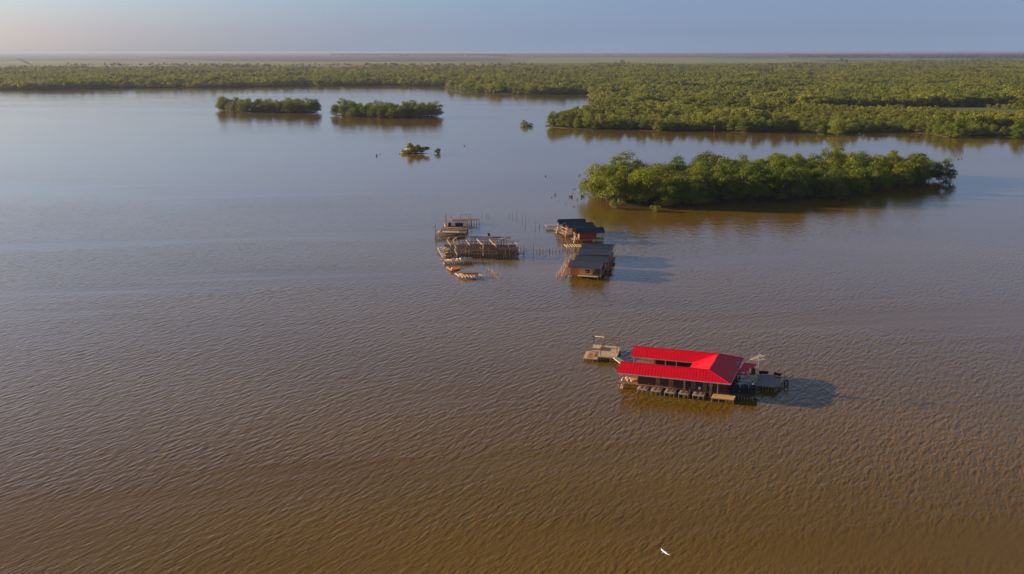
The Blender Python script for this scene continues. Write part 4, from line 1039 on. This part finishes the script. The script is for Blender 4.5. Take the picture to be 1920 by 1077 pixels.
b = MB(); b.slab([A8(250, 762, .45), A8(480, 755, .3), A8(520, 795, .2), A8(340, 832, .45)], .14); b.build('panel', M['orange'], bp_)
b = MB(); b.beam(A8(245, 762, .55), A8(345, 838, .5), .28, .14); b.build('edge_board', M['tan'], bp_)
for x, y in ((260, 780), (345, 845), (430, 815), (500, 800)):
    p = A8(x, y, 0); b = MB(); b.tube((p.x, p.y, -.6), (p.x, p.y, .35), .09, .08, 6); b.build('pile', M['wood'], bp_)
b = MB(); p = A8(358, 812, .5); b.lathe(p, [(.2, 0), (.34, .12), (.3, .35), (.1, .5)], 12); tag(seat_origin(b.build('sack', M['white'])), 'white sack lying on the tilted orange panel', 'sack')
jo = thing('floor_joists', 'bare slanting floor joists left over the water in the foremost ruin', 'floor joists', tuple(A8(700, 950, 0)))
for x0, y0, x1, y1 in ((422, 890, 500, 955), (490, 905, 570, 975), (515, 895, 630, 972), (640, 925, 695, 965), (715, 935, 762, 975), (780, 940, 815, 968), (545, 900, 640, 960)):
    b = MB(); b.beam(A8(x0, y0, .75), A8(x1, y1, .6), .2, .2); b.build('joist', M['tan'], jo)
b = MB(); b.beam(A8(560, 895, .8), A8(890, 885, .8), .35, .2); b.beam(A8(500, 880, .78), A8(600, 890, .78), .2, .2); b.build('bearer', M['redwood'], jo)
b = MB(); b.beam(A8(880, 930, .6), A8(1012, 945, .6), .35, .12); b.beam(A8(870, 905, .6), A8(960, 935, .6), .25, .12); b.build('plank', M['palewood'], jo)
b = MB(); b.slab([A8(600, 900, .72), A8(860, 892, .72), A8(840, 925, .72), A8(640, 930, .72)], .1); b.build('floor_board', M['redwood'], jo)
for i in range(9):
    p = A8(480+i*55, 965-(i > 5)*10, 0); b = MB(); b.tube((p.x, p.y, -.6), (p.x, p.y, .55), .09, .08, 6); b.build('pile', M['wood'], jo)
    p = A8(520+i*42, 905, 0); b = MB(); b.tube((p.x, p.y, -.6), (p.x, p.y, .6), .09, .08, 6); b.build('pile', M['wood'], jo)
for x, y, h in ((1115, 850, .8), (1168, 888, 1.3), (1150, 870, .9), (1185, 905, 1.1), (1215, 930, .9), (1248, 905, 1.4), (1258, 985, .7), (1290, 890, 1.0), (1295, 1000, .7), (1340, 940, 1.2), (1340, 990, .6), (1060, 800, .7), (1090, 835, .8), (1020, 920, 1.0), (980, 970, .7), (1210, 970, .6)):
    pile(A8(x, y+8, 0), h, 'palewood', 'thin short stump pile in the cluster right of the bare joists', 'stump piles right of the bare joists', 1.0)
pile(A8(1790, 470, 0), 3.3, 'wood', 'tall pair of thin poles right of the ruined frame', 'tall poles right of the ruined frame', 1.1); pile(A8(1812, 480, 0), 3.4, 'wood', 'tall pair of thin poles right of the ruined frame', 'tall poles right of the ruined frame', 1.1)
for x, y, h in ((848, 135, 1.0), (882, 125, 2.0), (952, 118, 1.2), (972, 122, 1.2), (1258, 120, 1.2), (1300, 118, 1.3), (1355, 128, 2.4), (1428, 172, 2.2), (1474, 205, 2.4), (1470, 268, 1.0)):
    pile(A4(x, y, 0), h, 'palewood' if x == 848 else 'drift', 'thin bare stake in open water behind the ruins', 'stakes in the water behind the ruins', .7)
for x, y, h in ((98, 265, 2.2), (150, 292, 1.8), (213, 282, 1.3), (160, 255, 1.0)):
    pile(A7(x, y, 0), h, 'drift', 'thin bare stake left of the jetty of the rearmost hut', 'stakes left of the jetty', .8)

# ---- driftwood and stumps
def stump_mesh(seed):
    r = random.Random(seed); b = MB()
    b.tube((0, 0, -.5), (r.uniform(-.2, .2), 0, r.uniform(.5, 1.0)), .38, .22, 8)
    for k in range(4): a = r.uniform(0, 6.28); b.tube((math.cos(a)*.1, math.sin(a)*.1, .3), (math.cos(a)*r.uniform(.7, 1.2), math.sin(a)*.8, r.uniform(-.2, .6)), .14, .05, 5)
    me = bpy.data.meshes.new('stump'); me.from_pydata(b.v, [], b.f); me.materials.append(M['drift']); return me
SM = [stump_mesh(k) for k in range(4)]
def stump(px, py, s, label, group=None, name='stump'):
    p = at(px, py, 0); o = bpy.data.objects.new(name, SM[rnd.randrange(4)]); COL.objects.link(o); o.location = p; s *= .75; o.scale = (s, s, s*.9); o.rotation_euler.z = rnd.uniform(0, 6.28); tag(o, label, 'stump', group)
G_ = 'stumps by the left end of the big island'
for x, y, s in ((1041, 366, 1.1), (1034, 371, .6), (1046, 377, .4), (1061, 383, .5), (1075, 356, .6), (1078.5, 355, .7), (1089, 355, .7), (1083, 374.5, .9), (1076, 388, .7), (1023, 331, .8), (1092, 360, .4)):
    stump(x, y, s, 'small dark stump poking out of the water left of the big island', G_)
stump(1071.5, 370, 1.6, 'larger brown stump with a side branch left of the big island')
stump(1091, 370, 1.7, 'brown stump almost touching the left end of the big island')
stump(706, 293, 1.7, 'dark drifting log left of the yellow green shrub')
for x, y, s in ((713, 290, .7), (749, 289, .9), (741, 286, .4), (748, 267, .5)): stump(x, y, s, 'small dark snag near the yellow green shrub', 'snags near the yellow green shrub')
stump(871, 274, 1.1, 'lone low snag in open water right of the round bush')
for x, y, s in ((1496, 270.5, 1.3), (1540, 270, .9), (1554, 270, .7), (1797, 299, 1.0), (1803, 298.5, .9), (1086, 330, .9)): stump(x, y, s, 'dark floating snag in the channel behind the big island', 'snags behind the big island')
for x, y, s in ((411, 217, .9), (421, 216, 1.0), (425, 215.5, .9)): stump(x, y, s, 'dark snag in front of the left far islet', 'snags in front of the left islet')
p = at(1098, 194.5, 0); pile(p, 3.5, 'palewood', 'pale dead pole standing off the wooded point', None, 1.6)
p = at(1339, 247, 0); pile(p, 4.2, 'palewood', 'pale dead trunk on the edge of the wooded shore', None, 2.4, 'dead_trunk', 'dead tree')
# ---- far white building on the plain
fbld = thing('farm_building', 'tiny white building far out on the open field', 'building', tuple(at(998, 108.5, .8)))
p = at(998, 108.5, .8); b = MB(); b.hexa([p+Vector(q) for q in ((-12, 0, 0), (12, 0, 0), (12, 10, 0), (-12, 10, 0))], [p+Vector(q) for q in ((-12, 0, 7), (12, 0, 7), (12, 10, 7), (-12, 10, 7))]); b.build('wall', M['white'], fbld)
b = MB(); b.slab([p+Vector((-14, -1, 7)), p+Vector((14, -1, 7)), p+Vector((14, 5, 12)), p+Vector((-14, 5, 12))], .3); b.slab([p+Vector((-14, 5, 12)), p+Vector((14, 5, 12)), p+Vector((14, 11, 7)), p+Vector((-14, 11, 7))], .3); b.build('roof', M['white'], fbld)

# ---- egret in flight
def egret():
    c = at(1246.6, 1036, 10.0)
    e0, e1 = at(1239.6, 1030.2, 10.05), at(1255, 1042.4, 10.05)
    W = (e1-e0); span = W.length; W.normalize(); Fw = Vector((-W.y, W.x, 0)).normalized(); Fw = -Fw if Fw.y > 0 else Fw
    t = thing('egret', 'white egret flying low over the water with wings spread', 'bird', tuple(c))
    b = MB(); U = Vector((0, 0, 1)); N = 10
    prof = [(-.36, .012, -.02), (-.26, .05, -.01), (-.16, .075, 0), (-.02, .095, 0), (.10, .085, 0), (.18, .05, .01), (.24, .034, .04), (.29, .034, .05), (.335, .038, .05), (.37, .02, .045), (.43, .004, .035)]
    for x, r, z in prof:
        for i in range(N): a = 6.2832*i/N; b.v.append(tuple(c + Fw*x + W*math.cos(a)*r + U*(math.sin(a)*r*.85+z)))
    b.f = [(j*N+i, j*N+(i+1) % N, (j+1)*N+(i+1) % N, (j+1)*N+i) for j in range(len(prof)-1) for i in range(N)]
    half = span/2; secs = [(0, .13, -.14, .04), (.25, .16, -.13, .05), (.55, .13, -.11, .05), (.8, .06, -.12, .04), (1.0, -.05, -.09, .03)]
    for sg in (-1, 1):
        k = len(b.v)
        for s, lf, tr, z in secs:
            o_ = c + W*sg*(s*half) + U*z*1.2
            b.v += [tuple(o_+Fw*lf+U*.012), tuple(o_+Fw*(lf+tr)*.5+U*.03), tuple(o_+Fw*tr), tuple(o_+Fw*(lf+tr)*.5+U*.005)]
        for j in range(len(secs)-1):
            for i in range(4): q = (k+j*4+i, k+j*4+(i+1) % 4, k+(j+1)*4+(i+1) % 4, k+(j+1)*4+i); b.f.append(q if sg < 0 else q[::-1])
        b.f.append((k+(len(secs)-1)*4, k+(len(secs)-1)*4+1, k+(len(secs)-1)*4+2, k+(len(secs)-1)*4+3))
    bm_ = mat('white_feathers', (.86, .80, .76), .7, .05, 6); b.build('body', bm_, t, True)
    b = MB(); b.tube(c+Fw*.41+U*.035, c+Fw*.52+U*.025, .014, .004, 6); b.build('beak', M['tan'], t)
    b = MB()
    for s in (-.025, .025): b.tube(c-Fw*.3+W*s-U*.03, c-Fw*.55+W*s-U*.03, .01, .007, 5)
    b.build('leg', M['gap'], t)
egret()
# ------------------------------------------------------------------ light, air, camera
SUN_EL, SUN_AZ = R(11.6), R(-74)          # azimuth clockwise from +Y; the sun stands left and a little ahead
wd = bpy.data.worlds.new('World'); S.world = wd; wd.use_nodes = True
n = wd.node_tree.nodes; l = wd.node_tree.links; bg = n['Background']
sky = n.new('ShaderNodeTexSky'); sky.sky_type = 'NISHITA'; sky.sun_disc = False
sky.sun_elevation = SUN_EL; sky.sun_rotation = SUN_AZ; sky.altitude = 60; tc = n.new('ShaderNodeTexCoord'); va = n.new('ShaderNodeVectorMath'); va.operation = 'ADD'; va.inputs[1].default_value = (0, 0, .16)
vn = n.new('ShaderNodeVectorMath'); vn.operation = 'NORMALIZE'; l.new(tc.outputs['Generated'], va.inputs[0]); l.new(va.outputs[0], vn.inputs[0]); l.new(vn.outputs[0], sky.inputs['Vector'])
sky.air_density = 1.0; sky.dust_density = .8; sky.ozone_density = 2.0
hs = n.new('ShaderNodeHueSaturation'); hs.inputs['Saturation'].default_value = .80; sk2 = n.new('ShaderNodeTexSky'); sk2.sky_type = 'NISHITA'; sk2.sun_disc = False
sk2.sun_elevation = SUN_EL; sk2.sun_rotation = SUN_AZ; sk2.altitude = 60; sk2.air_density = 1.0; sk2.dust_density = 1.0; sk2.ozone_density = 2.0
sm = n.new('ShaderNodeMix'); sm.data_type = 'RGBA'; 
gd_ = n.new('ShaderNodeVectorMath'); gd_.operation = 'DOT_PRODUCT'; gd_.inputs[1].default_value = (math.sin(SUN_AZ), math.cos(SUN_AZ), 0); l.new(tc.outputs['Generated'], gd_.inputs[0])
gm = n.new('ShaderNodeMapRange'); gm.interpolation_type = 'SMOOTHSTEP'; gm.inputs[1].default_value = .1; gm.inputs[2].default_value = .95; gm.inputs[3].default_value = .12; gm.inputs[4].default_value = .85; l.new(gd_.outputs['Value'], gm.inputs[0]); l.new(gm.outputs[0], sm.inputs[0]); l.new(sky.outputs[0], sm.inputs[6]); l.new(sk2.outputs[0], sm.inputs[7]); l.new(sm.outputs[2], hs.inputs['Color'])
tn = n.new('ShaderNodeMix'); tn.data_type = 'RGBA'; tn.blend_type = 'MULTIPLY'; tn.inputs[0].default_value = 1; tn.inputs[7].default_value = (.93, .995, 1.15, 1)
l.new(hs.outputs[0], tn.inputs[6]); sx_ = n.new('ShaderNodeSeparateXYZ'); l.new(tc.outputs['Generated'], sx_.inputs[0])
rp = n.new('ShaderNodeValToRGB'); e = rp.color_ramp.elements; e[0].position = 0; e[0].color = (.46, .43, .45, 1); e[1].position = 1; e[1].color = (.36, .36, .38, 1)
for ps, c3 in ((.02, (.45, .41, .45)), (.07, (.50, .49, .50)), (.12, (.62, .60, .62)), (.22, (.82, .80, .82)), (.34, (.68, .66, .68)), (.5, (.36, .35, .36))):  # sky band above the view raised, added to brighten reflections on mid-distance water
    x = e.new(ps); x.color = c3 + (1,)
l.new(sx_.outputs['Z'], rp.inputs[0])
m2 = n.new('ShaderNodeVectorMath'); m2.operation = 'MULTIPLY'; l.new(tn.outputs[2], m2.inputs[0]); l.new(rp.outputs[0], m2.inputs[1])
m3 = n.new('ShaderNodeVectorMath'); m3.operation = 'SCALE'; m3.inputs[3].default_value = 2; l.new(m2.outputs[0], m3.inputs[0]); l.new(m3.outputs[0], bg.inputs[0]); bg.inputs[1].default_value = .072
sd = bpy.data.lights.new('sun', 'SUN'); sd.energy = 5.0; sd.angle = R(.5); sd.color = (1, .80, .58)
so = bpy.data.objects.new('sun', sd); COL.objects.link(so)
dirn = Vector((math.sin(SUN_AZ)*math.cos(SUN_EL), math.cos(SUN_AZ)*math.cos(SUN_EL), math.sin(SUN_EL)))
so.rotation_euler = (-dirn).to_track_quat('-Z', 'Y').to_euler()
HZ = 6e-5
if HZ:
    hb = MB(); X = 46000
    hb.hexa([(-X, -400, -3), (X, -400, -3), (X, 49000, -3), (-X, 49000, -3)], [(-X, -400, 58.7), (X, -400, 58.7), (X, 49000, 58.7), (-X, 49000, 58.7)])
    hm = bpy.data.materials.new('haze'); hm.use_nodes = True; nn = hm.node_tree.nodes
    nn.remove(nn['Principled BSDF']); pv = nn.new('ShaderNodeVolumePrincipled'); pv.inputs['Density'].default_value = HZ
    pv.inputs['Color'].default_value = (.36, .40, .55, 1); pv.inputs['Anisotropy'].default_value = .3
    hm.node_tree.links.new(pv.outputs[0], nn['Material Output'].inputs['Volume'])
    o = hb.build('haze', hm); o['kind'] = 'stuff'; o['label'] = 'thin evening haze over water and plain'
cd = bpy.data.cameras.new('camera'); cd.sensor_width = 36; cd.lens = F/1920*36; cd.clip_end = 120000; cd.clip_start = .5
co = bpy.data.objects.new('camera', cd); COL.objects.link(co); co.location = (0, 0, CAMH); co.rotation_euler = (math.pi/2-PITCH, 0, 0)
S.camera = co
S.view_settings.view_transform = 'Standard'; S.view_settings.look = 'None'; S.view_settings.gamma = 1; S.view_settings.exposure = .97
S.cycles.use_denoising = True
S.cycles.max_bounces = 6; S.cycles.volume_bounces = 0; S.cycles.transparent_max_bounces = 4
for o in bpy.data.objects:
    if '_w' in o: del o['_w']
